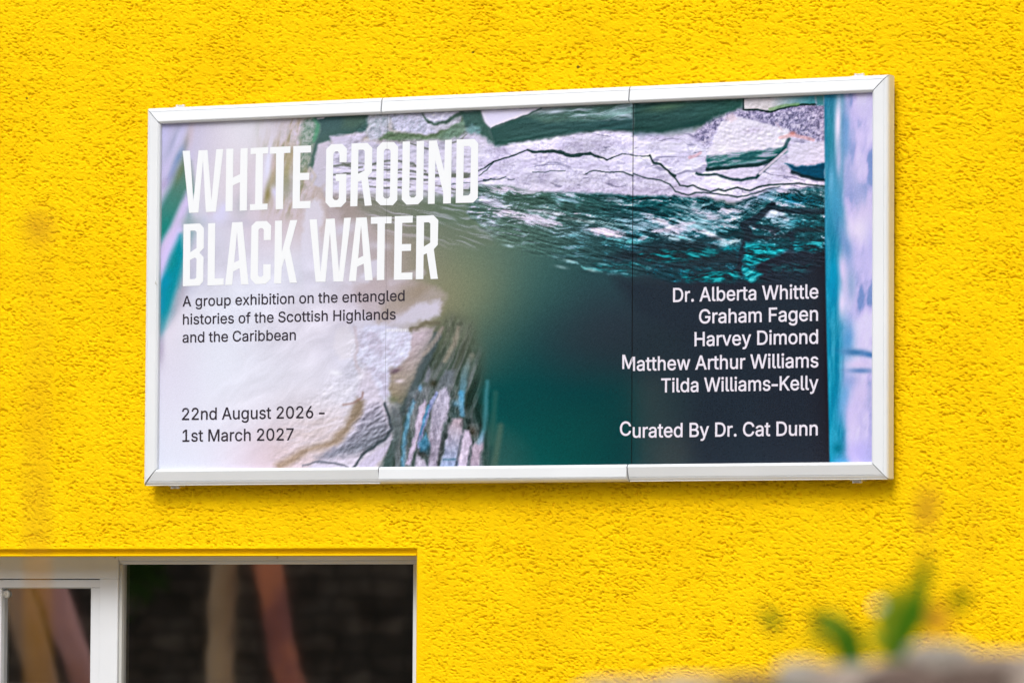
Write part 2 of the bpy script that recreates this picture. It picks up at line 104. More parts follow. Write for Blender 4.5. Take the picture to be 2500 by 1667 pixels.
GLYPHS = json.loads('''{"-":[453,[[[263,244,337,244,337,226],[337,207,337,188,263,188],[188,188,114,188,114,207],[114,226,114,244,188,244]]]],".":[188,[[[108,-4,95,-4,83,-4],[72,0,63,9,54,18],[50,28,50,41,50,54],[54,65,63,73,72,82],[83,87,95,87,108,87],[119,82,128,73,137,65],[141,54,141,41,141,28],[137,18,128,9,119,0]]]],"0":[453,[[[264,-7,227,-7,189,-7],[157,3,130,24,103,45],[83,74,69,113,55,152],[48,199,48,254,48,309],[55,356,69,395,83,434],[104,464,130,484,157,505],[189,516,227,516,264,516],[296,505,323,484,350,464],[370,434,384,395,398,356],[405,309,405,254,405,199],[398,152,384,113,370,74],[350,45,323,24,297,3]],[[202,50,227,50,252,50],[273,58,290,74,308,90],[321,113,330,144,339,174],[344,211,344,254,344,297],[339,334,330,365,321,395],[308,419,290,435,273,451],[252,460,227,460,202,460],[180,451,163,435,146,419],[132,395,123,365,114,334],[109,297,109,254,109,211],[114,174,123,144,132,113],[146,90,163,74,180,58]]]],"1":[453,[[[181,0,76,0,76,18],[76,36,76,55,181,55],[286,55,391,55,391,36],[391,18,391,0,286,0]],[[250,509,276,509,276,339],[276,170,276,0,255,0],[234,0,212,0,212,149],[212,299,212,448,211,448],[210,448,209,448,168,418],[127,388,86,358,86,381],[86,404,86,427,123,454],[161,481,198,509,224,509]]]],"2":[453,[[[172,0,64,0,64,16],[64,32,64,47,121,108],[177,168,234,229,254,249],[270,267,282,282,295,298],[304,313,311,327,317,341],[320,356,320,371,320,390],[316,405,308,419,299,432],[288,442,273,449,259,456],[242,460,224,460,204,460],[187,456,172,447,158,439],[147,428,139,413,131,399],[127,382,127,362,107,362],[86,362,66,362,66,392],[72,419,86,442,100,465],[119,483,143,496,167,509],[194,516,225,516,255,516],[282,509,306,497,329,484],[348,467,361,445,374,424],[381,399,381,372,381,354],[378,335,371,318,364,300],[353,280,336,259,319,237],[296,211,267,180,229,140],[191,100,153,60,153,59],[153,58,153,57,231,57],[310,57,389,57,389,38],[389,19,389,0,281,0]]]],"6":[453,[[[258,-7,226,-7,195,-7],[167,0,142,15,118,29],[98,49,84,74,71,100],[64,129,64,162,64,186],[69,212,80,239,91,266],[110,300,137,340,176,396],[214,453,252,509,276,509],[299,509,322,509,265,426],[208,344,151,261,149,261],[147,261,145,261,150,271],[157,280,165,288,174,296],[184,302,196,307,207,312],[221,314,235,314,266,314],[293,308,316,295,339,282],[357,263,370,240,382,216],[389,189,389,157,389,125],[382,97,368,73,354,48],[334,28,310,14,286,0]],[[207,48,226,48,246,48],[264,53,279,63,294,72],[306,85,314,101,323,118],[327,136,327,157,327,178],[323,197,314,213,306,230],[294,242,279,251,264,261],[246,265,226,265,207,265],[189,261,174,252,159,243],[147,230,138,214,129,198],[125,179,125,158,125,137],[129,118,138,102,147,85],[159,72,174,63,189,53]]]],"7":[453,[[[120,0,97,0,172,149],[248,299,323,448,323,450],[323,451,323,452,236,452],[149,452,62,452,62,471],[62,490,62,509,172,509],[281,509,391,509,391,489],[391,469,391,449,315,299],[240,150,165,0,142,0]]]],"A":[480,[[[39,0,16,0,78,170],[140,339,201,509,226,509],[251,509,276,509,338,339],[401,170,463,0,440,0],[418,0,395,0,359,101],[323,202,287,302,281,321],[273,344,264,372,255,400],[245,435,232,478,236,478],[241,478,245,478,233,435],[222,399,213,371,204,343],[196,320,191,302,155,202],[120,101,85,0,62,0]],[[197,142,110,142,110,161],[110,180,110,199,197,199],[283,199,370,199,370,180],[370,161,370,142,283,142]]]],"B":[456,[[[122,0,60,0,60,170],[60,339,60,509,120,509],[181,509,241,509,276,509],[306,503,329,491,352,479],[369,462,381,442,392,422],[398,399,398,374,398,352],[394,334,387,320,379,306],[369,294,356,286,344,277],[330,271,315,267,315,265],[315,264,315,262,331,261],[347,255,363,245,379,235],[392,221,402,203,413,185],[418,163,418,136,418,111],[412,87,400,67,388,46],[370,30,344,18,319,6],[287,0,247,0,184,0]],[[125,115,125,57,165,57],[205,57,245,57,284,57],[313,65,330,80,347,95],[355,114,355,137,355,154],[351,170,342,184,334,198],[321,209,306,218,290,227],[271,231,248,231,207,231],[166,231,125,231,125,173]],[[125,341,125,285,162,285],[200,285,238,285,257,285],[273,289,288,296,303,303],[315,313,323,326,332,339],[336,355,336,372,336,395],[328,414,313,429,297,444],[273,452,240,452,202,452],[163,452,125,452,125,396]]]],"C":[510,[[[293,-7,267,-7,223,-7],[184,4,150,25,116,46],[89,76,70,115,50,154],[40,201,40,254,40,308],[50,354,70,393,89,432],[116,462,150,484,184,505],[223,516,267,516,293,516],[317,512,340,504,363,497],[384,486,402,471,420,457],[436,439,448,418,460,398],[468,374,473,348,451,348],[430,348,408,348,404,366],[398,381,389,395,381,408],[370,419,357,428,345,438],[331,444,315,449,300,454],[284,456,267,456,236,456],[208,448,184,432,159,417],[139,394,125,364,111,334],[103,297,103,254,103,211],[111,175,125,145,140,115],[159,92,184,76,209,61],[236,53,267,53,284,53],[300,55,315,60,331,65],[345,71,357,81,370,90],[381,101,389,114,398,128],[404,143,408,160,430,160],[451,160,473,160,469,135],[460,111,448,91,436,70],[421,52,402,38,384,23],[363,12,341,5,318,-3]]]],"D":[502,[[[271,0,219,0,178,0],[137,0,96,0,96,19],[96,38,96,57,136,57],[175,57,215,57,256,57],[291,65,318,81,345,97],[366,119,379,149,392,179],[399,214,399,255,399,296],[392,331,379,361,366,390],[346,412,320,428,293,444],[260,452,221,452,178,452],[136,452,93,452,93,471],[93,490,93,509,137,509],[181,509,225,509,275,509],[317,499,353,478,388,458],[415,429,433,391,452,353],[462,308,462,255,462,202],[452,157,433,119,414,81],[387,51,351,31,314,10]],[[103,509,125,509,125,339],[125,170,125,0,103,0],[82,0,60,0,60,170],[60,339,60,509,82,509]]]],"F":[410,[[[82,0,60,0,60,170],[60,339,60,509,163,509],[266,509,369,509,369,490],[369,471,369,452,288,452],[206,452,125,452,125,394],[125,336,125,278,198,278],[272,278,346,278,346,259],[346,240,346,221,272,221],[198,221,125,221,125,147],[125,74,125,0,103,0]]]],"G":[520,[[[309,-7,269,-7,223,-7],[184,4,149,25,115,46],[88,77,69,116,50,155],[40,201,40,254,40,308],[50,354,69,393,88,432],[115,462,149,484,183,505],[221,516,265,516,292,516],[317,512,340,504,364,496],[385,484,403,469,422,454],[437,437,449,416,461,396],[470,373,474,349,452,349],[430,349,408,349,403,365],[396,380,387,393,379,406],[368,417,356,427,344,436],[330,444,315,448,300,453],[283,456,265,456,235,456],[208,448,183,432,159,417],[139,394,125,364,111,334],[103,297,103,254,103,211],[111,175,125,145,140,115],[159,92,184,76,209,61],[237,53,269,53,297,53],[323,59,345,71,367,83],[384,101,396,123,409,146],[415,172,415,202,421,201],[428,200,434,199,384,199],[333,199,283,199,283,218],[283,237,283,256,348,256],[413,256,478,256,478,237],[478,219,478,200,478,158],[469,122,451,91,433,60],[408,36,377,19,345,2]]]],"H":[517,[[[82,0,60,0,60,170],[60,339,60,509,82,509],[103,509,125,509,125,435],[125,362,125,289,214,289],[303,289,392,289,392,362],[392,435,392,509,414,509],[435,509,457,509,457,339],[457,170,457,0,435,0],[414,0,392,0,392,77],[392,155,392,232,303,232],[214,232,125,232,125,155],[125,77,125,0,103,0]]]],"K":[467,[[[146,189,104,145,104,169],[104,193,104,216,116,232],[128,247,139,261,151,275],[162,290,174,303,187,317],[199,331,212,344,262,399],[313,454,364,509,392,509],[420,509,448,509,376,431],[304,353,231,276,230,276],[229,276,228,276,187,233]],[[82,0,60,0,60,170],[60,339,60,509,82,509],[103,509,125,509,125,451],[125,392,125,334,124,298],[124,261,124,225,124,214],[124,204,125,193,125,129],[125,64,125,0,103,0]],[[398,0,372,0,311,86],[249,173,188,259,201,276],[215,293,228,309,302,206],[375,103,449,0,423,0]]]],"M":[628,[[[81,0,60,0,60,170],[60,339,60,509,91,509],[121,509,152,509,193,402],[235,294,277,187,280,180],[284,170,287,159,291,148],[295,136,299,123,303,110],[307,97,311,84,315,71],[319,59,322,49,317,49],[312,49,307,49,310,59],[314,70,318,83,322,95],[326,108,330,121,334,134],[338,147,342,158,346,170],[349,179,352,187,394,294],[435,402,476,509,507,509],[537,509,568,509,568,339],[568,170,568,0,547,0],[525,0,504,0,504,97],[504,194,504,291,504,302],[504,314,504,327,505,340],[505,354,505,369,505,383],[506,398,506,413,506,428],[507,443,507,457,509,457],[511,457,513,457,508,441],[503,426,498,409,492,393],[487,378,482,363,477,348],[472,334,467,322,463,309],[459,299,456,291,418,194],[380,97,342,0,323,0],[305,0,286,0,248,97],[209,194,170,291,167,299],[163,309,159,321,155,333],[150,346,145,361,140,376],[135,391,129,408,124,424],[118,441,112,457,114,457],[117,457,119,457,119,444],[120,431,120,416,120,401],[121,387,121,372,121,357],[121,342,122,328,122,315],[122,302,122,291,122,194],[122,97,122,0,101,0]]]],"S":[447,[[[263,-9,224,-9,187,-9],[155,-3,128,9,100,21],[79,38,64,60,49,82],[40,107,38,137,60,137],[82,137,104,137,106,117],[112,101,123,88,134,75],[149,65,166,59,184,52],[203,49,224,49,247,49],[268,53,286,60,304,68],[319,78,329,92,340,105],[346,121,346,139,346,155],[341,169,332,179,323,189],[311,198,296,205,281,211],[264,217,245,222,224,228],[204,234,184,239,142,251],[109,268,86,289,63,311],[52,339,52,372,52,401],[60,426,75,448,90,469],[111,486,138,498,164,510],[194,516,227,516,261,516],[290,510,316,498,342,486],[362,469,377,449,392,428],[400,404,401,378,380,378],[358,378,337,378,335,403],[323,423,302,437,281,451],[256,459,225,459,203,459],[184,455,167,448,151,441],[138,431,129,418,120,406],[115,391,115,376,115,358],[120,344,131,334,142,323],[154,314,169,308,184,302],[199,297,212,293,230,289],[247,284,264,279,279,275],[295,270,312,264,328,257],[344,248,359,238,373,227],[385,214,395,198,404,181],[408,162,408,139,408,111],[401,86,386,64,372,41],[351,24,323,11,296,-2]]]],"T":[449,[[[85,452,32,452,32,471],[32,490,32,509,160,509],[288,509,417,509,417,490],[417,471,417,452,363,452],[310,452,257,452,257,301],[257,151,257,0,235,0],[214,0,193,0,193,151],[193,301,193,452,139,452]]]],"W":[686,[[[180,0,155,0,109,170],[63,339,16,509,38,509],[60,509,82,509,109,404],[136,300,163,196,168,179],[172,163,175,145,179,128],[183,111,187,94,190,76],[194,58,197,40,194,40],[192,40,189,40,193,58],[196,76,200,94,203,111],[207,128,211,145,215,163],[220,179,224,196,251,300],[279,404,306,509,331,509],[355,509,380,509,407,404],[434,300,462,196,466,179],[470,163,474,145,478,128],[482,111,486,94,490,76],[494,58,497,40,494,40],[491,40,488,40,492,58],[495,76,499,94,502,111],[506,128,510,145,515,163],[519,179,523,196,550,300],[576,404,603,509,625,509],[647,509,670,509,623,339],[577,170,530,0,505,0],[480,0,455,0,426,108],[397,215,368,323,362,344],[357,367,351,391,346,416],[341,444,336,475,341,475],[345,475,350,475,345,445],[340,419,335,395,330,371],[324,347,318,323,289,215],[260,108,230,0,205,0]]]],"a":[389,[[[182,-9,160,-9,136,-9],[114,-4,94,5,75,14],[59,27,48,45,36,62],[30,83,30,108,30,130],[35,147,43,161,52,175],[63,185,78,193,92,201],[108,207,125,211,143,215],[160,218,178,220,201,223],[219,225,234,227,248,228],[258,231,265,235,272,239],[276,245,276,255,276,255],[276,256,276,257,276,272],[273,286,267,297,261,308],[252,316,240,322,228,328],[213,331,196,331,178,331],[162,328,149,322,136,317],[126,309,118,301,110,292],[104,283,100,274,80,280],[61,285,41,291,50,314],[62,332,79,346,95,360],[113,369,133,375,153,381],[173,384,194,384,208,384],[223,383,239,379,255,376],[271,370,286,360,301,351],[313,338,322,320,332,303],[337,280,337,251,337,168],[337,84,337,0,317,0],[297,0,277,0,277,17],[277,35,277,52,275,52],[274,52,272,52,268,43],[261,34,252,25,243,15],[230,7,215,1,200,-5]],[[155,45,170,45,193,45],[212,50,228,59,243,68],[255,79,263,93,271,107],[276,122,276,138,276,155],[276,173,276,190,273,187],[268,184,259,182,251,180],[242,178,231,176,221,174],[210,172,200,171,190,170],[182,169,175,168,161,166],[147,163,134,159,121,154],[111,148,103,139,96,131],[92,119,92,105,92,92],[95,81,102,72,109,63],[118,57,130,52,142,48]]]],"b":[424,[[[261,-8,229,-8,206,-8],[187,-4,172,4,158,12],[146,21,138,31,129,42],[123,51,118,59,116,59],[114,59,112,59,112,39],[112,20,112,0,92,0],[72,0,53,0,53,170],[53,339,53,509,73,509],[93,509,114,509,114,446],[114,382,114,319,115,319],[117,319,118,319,123,327],[129,336,137,346,145,356],[157,365,171,373,186,381],[205,384,229,384,261,384],[289,376,313,361,337,345],[356,322,370,293,383,263],[390,229,390,189,390,149],[383,114,370,84,356,55],[337,32,313,16,289,0]],[[197,47,220,47,244,47],[263,53,279,66,295,78],[308,95,316,117,324,138],[328,162,328,189,328,216],[324,240,316,261,308,282],[296,299,280,311,264,324],[244,330,220,330,197,330],[177,324,161,312,145,300],[133,284,125,263,117,242],[113,217,113,189,113,161],[117,136,125,115,133,94],[146,77,162,65,178,53]]]],"c":[396,[[[226,-8,207,-8,173,-8],[143,0,117,16,91,33],[71,56,56,85,41,114],[34,149,34,187,34,227],[41,262,56,291,71,321],[91,343,117,360,143,376],[173,384,207,384,226,384],[243,382,260,377,276,372],[292,365,305,356,319,347],[330,335,340,322,350,309],[357,294,362,277,342,272],[322,267,303,262,300,272],[296,281,290,289,285,297],[278,305,270,311,262,317],[253,322,242,325,232,328],[220,330,207,330,182,330],[161,323,145,310,129,297],[116,280,108,258,100,237],[96,213,96,187,96,162],[100,139,108,117,116,96],[129,79,145,66,161,53],[182,46,207,46,220,46],[232,48,243,52,253,55],[263,60,271,66,279,72],[286,80,292,89,297,97],[301,107,304,117,324,112],[343,107,363,102,358,85],[351,70,341,56,332,43],[320,31,306,21,293,12],[277,4,261,-1,244,-6]]]],"d":[424,[[[219,-8,195,-8,164,-8],[136,0,111,16,87,32],[68,55,55,84,41,114],[34,149,34,189,34,229],[41,263,55,293,69,322],[88,345,112,361,136,376],[164,384,196,384,219,384],[238,381,253,373,268,365],[279,356,287,346,296,336],[302,327,306,319,308,319],[309,319,311,319,311,382],[311,446,311,509,331,509],[351,509,372,509,372,339],[372,170,372,0,352,0],[332,0,313,0,313,20],[313,39,313,59,311,59],[309,59,307,59,302,51],[295,42,287,31,278,21],[267,12,252,4,238,-4]],[[181,47,205,47,227,47],[247,53,263,65,279,77],[291,94,299,115,308,136],[312,161,312,189,312,217],[308,242,300,263,292,284],[279,300,263,312,247,324],[228,330,205,330,181,330],[161,324,145,311,129,299],[116,282,108,261,100,240],[96,216,96,189,96,162],[100,138,109,117,117,95],[129,78,145,66,161,53]]]],"e":[404,[[[238,-8,212,-8,175,-8],[143,0,117,16,90,33],[70,56,56,85,41,114],[34,148,34,187,34,226],[41,260,55,290,69,319],[89,343,115,359,141,376],[171,384,205,384,226,384],[246,381,266,374,285,367],[303,356,319,341,335,326],[348,306,357,282,366,258],[371,228,371,194,371,186],[371,178,371,169,272,169],[174,169,75,169,75,187],[75,204,75,221,163,221],[250,221,338,221,329,215],[319,208,310,202,310,227],[306,249,298,269,290,288],[278,303,263,314,247,325],[228,330,205,330,182,330],[163,325,146,313,130,302],[118,288,109,270,100,251],[96,232,96,211,96,200],[96,189,96,178,96,150],[101,126,110,106,120,87],[134,72,151,61,168,51],[189,46,212,46,228,46],[241,48,254,53,266,57],[277,64,285,73,294,82],[301,93,306,105,325,101],[345,96,365,91,359,71],[349,54,335,39,321,24],[303,13,283,4,262,-4]]]],"f":[254,[[[154,379,228,379,228,362],[228,344,228,327,154,327],[80,327,6,327,6,344],[6,362,6,379,80,379]],[[101,0,81,0,81,144],[81,288,81,432,81,453],[86,471,96,486,106,500],[119,511,135,519,152,526],[169,530,187,530,201,530],[213,529,222,527,232,525],[238,523,243,521,238,503],[233,486,227,468,224,470],[220,471,215,472,210,473],[203,474,195,474,176,474],[163,469,154,460,146,451],[142,437,142,419,142,279],[142,140,142,0,121,0]]]],"g":[425,[[[238,-151,207,-151,179,-151],[155,-147,134,-140,113,-132],[96,-123,82,-110,69,-98],[58,-84,51,-69,67,-60],[84,-50,101,-41,107,-49],[113,-57,122,-66,130,-75],[141,-82,154,-88,168,-94],[186,-97,207,-97,238,-97],[263,-90,282,-75,302,-60],[311,-37,311,-6,311,19],[311,44,311,68,310,68],[308,68,306,68,301,60],[295,51,287,41,278,32],[267,23,252,16,238,8],[219,5,195,5,164,5],[137,12,113,27,88,41],[69,62,55,90,41,118],[34,152,34,191,34,230],[41,264,55,293,69,322],[88,345,112,361,137,376],[165,384,196,384,220,384],[239,381,253,373,268,365],[280,356,288,346,297,336],[303,327,308,319,309,319],[311,319,313,319,313,339],[313,359,313,379,333,379],[353,379,372,379,372,250],[372,121,372,-9,372,-42],[365,-69,350,-90,335,-111],[316,-126,291,-136,266,-146]],[[181,59,205,59,228,59],[248,64,264,75,280,86],[292,101,300,121,308,141],[312,165,312,193,312,220],[308,243,300,264,292,284],[280,301,264,312,248,324],[228,330,205,330,181,330],[161,324,145,312,129,299],[117,283,109,262,100,242],[96,219,96,193,96,166],[100,143,109,123,117,103],[129,87,145,76,162,65]]]],"h":[410,[[[114,249,114,227,114,151],[114,76,114,0,93,0],[73,0,53,0,53,170],[53,339,53,509,73,509],[93,509,114,509,114,435],[114,361,114,287,110,287],[106,287,102,287,114,322],[131,347,152,362,174,377],[199,384,227,384,253,384],[276,379,295,369,315,358],[330,342,341,321,352,299],[357,273,357,240,357,160],[357,80,357,0,337,0],[316,0,296,0,296,78],[296,157,296,235,296,265],[288,288,273,304,258,321],[237,329,210,329,192,329],[175,325,161,317,146,309],[135,298,126,283,118,267]]]],"i":[167,[[[73,0,53,0,53,126],[53,253,53,379,73,379],[93,379,114,379,114,253],[114,126,114,0,93,0]],[[95,443,84,443,72,443],[62,447,54,455,45,462],[41,472,41,483,41,494],[45,504,54,512,62,520],[72,524,84,524,95,524],[106,520,114,512,122,504],[126,494,126,483,126,472],[122,462,114,455,106,447]]]],"l":[189,[[[147,-2,139,-2,110,-2],[88,5,74,20,60,35],[53,57,53,84,53,226],[53,367,53,509,73,509],[93,509,114,509,114,372],[114,235,114,99,114,81],[116,69,120,62,125,55],[133,52,146,52,152,52],[157,52,160,53,164,53],[167,54,170,54,173,37],[177,20,181,3,175,1],[169,0,162,-1,154,-2]]]],"m":[610,[[[73,0,53,0,53,126],[53,253,53,379,72,379],[92,379,112,379,112,351],[112,323,112,295,111,295],[109,295,108,295,113,316],[121,332,132,346,144,359],[157,369,172,376,187,383],[203,386,219,386,247,386],[270,378,287,361,305,344],[316,322,321,295,318,295],[315,295,312,295,317,313],[325,329,337,343,349,357],[364,367,381,375,398,382],[416,386,437,386,459,386],[479,381,497,372,515,362],[530,348,541,328,551,309],[557,285,557,255,557,170],[557,85,557,0,536,0],[516,0,496,0,496,85],[496,169,496,254,496,281],[488,301,473,313,457,325],[439,330,419,330,402,330],[387,327,374,320,362,313],[352,303,345,290,339,278],[335,263,335,247,335,165],[335,82,335,0,315,0],[295,0,274,0,274,87],[274,173,274,260,274,281],[267,298,253,311,239,324],[221,330,199,330,185,330],[171,327,158,320,144,313],[134,303,126,289,118,276],[114,258,114,238,114,159],[114,79,114,0,93,0]]]],"n":[410,[[[114,249,114,227,114,151],[114,76,114,0,93,0],[73,0,53,0,53,126],[53,253,53,379,72,379],[92,379,112,379,112,349],[112,318,112,287,109,287],[106,287,102,287,114,322],[131,347,152,362,174,377],[199,384,227,384,253,384],[276,379,295,369,314,358],[330,342,341,321,352,299],[357,273,357,240,357,160],[357,80,357,0,337,0],[316,0,296,0,296,78],[296,157,296,235,296,265],[288,288,273,304,258,321],[237,329,210,329,192,329],[175,325,161,317,146,309],[135,298,126,283,118,267]]]],"o":[415,[[[242,-8,207,-8,173,-8],[143,0,117,16,91,33],[71,56,56,85,41,114],[34,149,34,187,34,227],[41,262,56,291,71,321],[91,343,117,360,143,376],[173,384,207,384,242,384],[273,376,299,360,325,343],[345,321,359,291,374,262],[381,227,381,187,381,149],[374,114,359,85,345,56],[325,33,299,16,273,0]],[[182,46,207,46,233,46],[254,53,270,66,287,79],[299,96,307,117,315,139],[319,162,319,187,319,213],[315,236,307,258,299,280],[287,297,270,310,254,323],[233,330,207,330,182,330],[161,323,145,310,129,297],[116,280,108,258,100,237],[96,213,96,187,96,162],[100,139,108,117,116,96],[129,79,145,66,161,53]]]],"p":[424,[[[73,-143,53,-143,53,31],[53,205,53,379,72,379],[92,379,112,379,112,359],[112,339,112,319,114,319],[116,319,118,319,123,327],[129,336,137,346,145,356],[157,365,171,373,186,381],[205,384,229,384,261,384],[289,376,313,361,337,345],[356,322,370,293,383,263],[390,229,390,189,390,149],[383,114,370,84,356,55],[337,32,313,16,289,0],[261,-8,229,-8,206,-8],[187,-4,173,4,158,12],[146,21,138,31,130,42],[123,51,118,59,117,59],[115,59,114,59,114,-8],[114,-76,114,-143,93,-143]],[[197,47,220,47,244,47],[263,53,279,66,295,78],[308,95,316,117,324,138],[328,162,328,189,328,216],[324,240,316,261,308,282],[296,299,280,311,264,324],[244,330,220,330,197,330],[177,324,161,312,145,300],[133,284,125,263,117,242],[113,217,113,189,113,161],[117,136,125,115,133,94],[146,77,162,65,178,53]]]],"r":[259,[[[73,0,53,0,53,126],[53,253,53,379,72,379],[92,379,112,379,112,360],[112,340,112,321,113,321],[114,321,115,321,122,340],[135,355,152,367,170,379],[190,385,213,385,218,385],[223,385,229,384,235,384],[240,384,243,384,243,363],[243,343,243,322,242,323],[237,323,230,324,223,325],[215,326,207,326,189,326],[173,322,159,315,145,307],[134,297,126,284,118,270],[114,255,114,237,114,158],[114,79,114,0,93,0]]]],"s":[365,[[[211,-8,182,-8,156,-8],[133,-4,112,3,92,11],[75,23,62,38,49,53],[40,72,36,94,55,98],[74,102,94,107,99,86],[109,70,124,60,139,50],[158,45,181,45,208,45],[229,51,244,62,260,74],[268,87,268,103,268,116],[263,127,254,136,245,144],[231,151,212,155,191,160],[170,165,149,170,115,178],[89,191,72,208,55,225],[47,247,47,274,47,296],[53,315,65,332,77,348],[94,361,115,370,136,380],[160,384,187,384,213,384],[235,380,254,372,272,365],[287,353,299,339,310,325],[319,309,324,290,305,286],[287,281,268,277,263,292],[255,304,243,316,230,327],[212,333,187,333,165,333],[146,327,131,317,116,306],[109,293,109,277,109,263],[114,252,124,243,134,235],[150,228,172,223,191,218],[210,214,229,209,264,201],[290,188,306,171,323,154],[331,133,331,107,331,84],[325,64,312,47,300,30],[282,16,260,6,237,-3]]]],"t":[227,[[[138,379,204,379,204,362],[204,344,204,327,138,327],[72,327,6,327,6,344],[6,362,6,379,72,379]],[[65,345,65,471,85,471],[106,471,126,471,126,347],[126,222,126,98,126,81],[129,69,136,61,143,54],[154,50,170,50,174,50],[179,50,185,51,191,52],[197,53,202,54,206,36],[209,19,213,2,207,0],[200,-2,192,-3,184,-4],[176,-4,168,-4,136,-4],[110,4,92,21,74,38],[65,62,65,93,65,219]]]],"u":[410,[[[211,-5,182,-5,157,-5],[134,0,115,11,95,21],[80,37,69,59,58,80],[53,107,53,139,53,219],[53,299,53,379,73,379],[93,379,114,379,114,301],[114,222,114,144,114,114],[121,91,137,75,152,58],[173,50,200,50,218,50],[235,54,249,62,264,70],[275,81,283,97,292,112],[296,131,296,153,296,228],[296,304,296,379,316,379],[337,379,357,379,357,253],[357,126,357,0,337,0],[318,0,298,0,298,31],[298,61,298,92,301,92],[304,92,307,92,295,57],[279,32,257,17,235,2]]]],"v":[389,[[[184,0,163,0,114,126],[66,253,17,379,40,379],[62,379,84,379,111,305],[138,230,165,155,174,132],[181,110,187,87,193,64],[199,42,206,21,198,21],[191,21,184,21,191,42],[197,64,203,87,209,110],[216,132,224,155,251,230],[278,305,305,379,327,379],[349,379,371,379,323,253],[275,126,226,0,205,0]]]],"w":[567,[[[158,0,138,0,99,126],[61,253,23,379,44,379],[66,379,87,379,103,324],[118,269,133,214,140,191],[147,165,154,137,161,108],[168,76,175,41,172,41],[168,41,165,41,172,75],[179,106,186,135,193,163],[199,190,206,214,221,269],[237,324,252,379,273,379],[295,379,316,379,332,324],[347,269,362,214,368,190],[375,164,382,136,388,107],[395,76,402,41,399,41],[395,41,391,41,399,75],[406,107,413,135,420,164],[427,190,434,214,449,269],[465,324,480,379,502,379],[523,379,545,379,506,253],[468,126,429,0,409,0],[389,0,368,0,352,57],[335,114,319,172,314,189],[309,207,305,225,300,243],[295,261,291,280,286,299],[281,318,277,338,281,338],[286,338,291,338,286,319],[281,299,277,280,272,261],[267,243,263,225,258,206],[253,189,248,172,231,114],[215,57,199,0,178,0]]]],"x":[379,[[[44,0,21,0,71,73],[121,145,171,218,171,202],[171,187,171,171,124,240],[76,310,29,379,52,379],[76,379,100,379,116,355],[132,330,147,306,160,287],[170,270,179,253,188,237],[198,221,207,206,197,206],[186,206,175,206,185,221],[194,237,202,253,211,270],[221,287,233,306,249,330],[266,355,282,379,305,379],[328,379,352,379,304,309],[256,239,209,169,209,184],[209,199,209,214,258,143],[308,71,358,0,334,0],[310,0,287,0,268,28],[249,57,231,85,219,103],[209,120,200,136,191,152],[182,167,173,182,183,182],[194,182,205,182,195,167],[186,152,178,136,170,120],[160,103,148,85,129,57],[110,28,91,0,68,0]]]],"y":[389,[[[51,-140,47,-139,52,-121],[57,-103,61,-86,65,-86],[68,-87,71,-87,83,-90],[94,-91,104,-89,114,-87],[122,-82,130,-74,138,-66],[145,-53,151,-36,155,-24],[159,-13,163,-1,114,126],[66,252,17,379,40,379],[62,379,84,379,111,305],[138,230,165,155,174,132],[181,109,187,87,193,64],[199,42,206,21,198,21],[191,21,184,21,190,42],[196,64,202,87,209,110],[216,132,224,155,251,230],[278,305,305,379,327,379],[349,379,371,379,316,234],[260,88,204,-58,196,-78],[187,-94,177,-107,166,-120],[153,-129,139,-136,125,-142],[109,-145,91,-145,81,-145],[72,-144,65,-143,57,-142]]]]," ":[188,[]]}''')
# ---------------------------------------------------------------- printed picture on the poster
def _hash(ix, iy, s):
    h = (ix.astype(np.int64)*374761393 + iy.astype(np.int64)*668265263 + s*2147483647) & 0x7fffffff
    h = ((h ^ (h >> 13))*1274126177) & 0x7fffffff
    h = (h ^ (h >> 16))
    return (h & 0xffff).astype(np.float32)/65535.0
def vnoise(x, y, s=0):
    ix = np.floor(x); iy = np.floor(y); fx = (x-ix).astype(np.float32); fy = (y-iy).astype(np.float32)
    fx = fx*fx*fx*(fx*(fx*6-15)+10); fy = fy*fy*fy*(fy*(fy*6-15)+10)
    a = _hash(ix, iy, s); b = _hash(ix+1, iy, s); c = _hash(ix, iy+1, s); d = _hash(ix+1, iy+1, s)
    return (a+(b-a)*fx)*(1-fy)+(c+(d-c)*fx)*fy
def fbm(x, y, s=0, o=4, g=.5):
    v = 0; a = 1; t = 0
    for k in range(o):
        v = v+a*vnoise(x, y, s+k*17); t += a; a *= g; x, y = x*1.97*.96+y*.55+5.2, y*1.97*.96-x*.55*.3+1.3
    return v/t
def smooth(a, b, x):
    t = np.clip((x-a)/(b-a), 0, 1); return t*t*(3-2*t)
def seg_dist(U, V, pts):
    d = np.full(U.shape, 1e9, np.float32); tt = np.zeros(U.shape, np.float32); L = 0
    ln = [math.hypot(x1-x0, y1-y0) for (x0, y0), (x1, y1) in zip(pts, pts[1:])]; tot = sum(ln) or 1
    for ((x0, y0), (x1, y1)), l in zip(zip(pts, pts[1:]), ln):
        t = np.clip(((U-x0)*(x1-x0)+(V-y0)*(y1-y0))/max(l*l, 1e-6), 0, 1)
        q = np.hypot(U-x0-t*(x1-x0), V-y0-t*(y1-y0)); m = q < d
        d = np.where(m, q, d); tt = np.where(m, (L+t*l)/tot, tt); L += l
    return d, tt
def inside(U, V, pts):
    r = np.zeros(U.shape, bool); n = len(pts)
    for i in range(n):
        (x0, y0), (x1, y1) = pts[i], pts[i-1]
        if y0 == y1: continue
        r ^= ((V < y0) != (V < y1)) & (U < (x1-x0)*(V-y0)/(y1-y0)+x0)
    return r

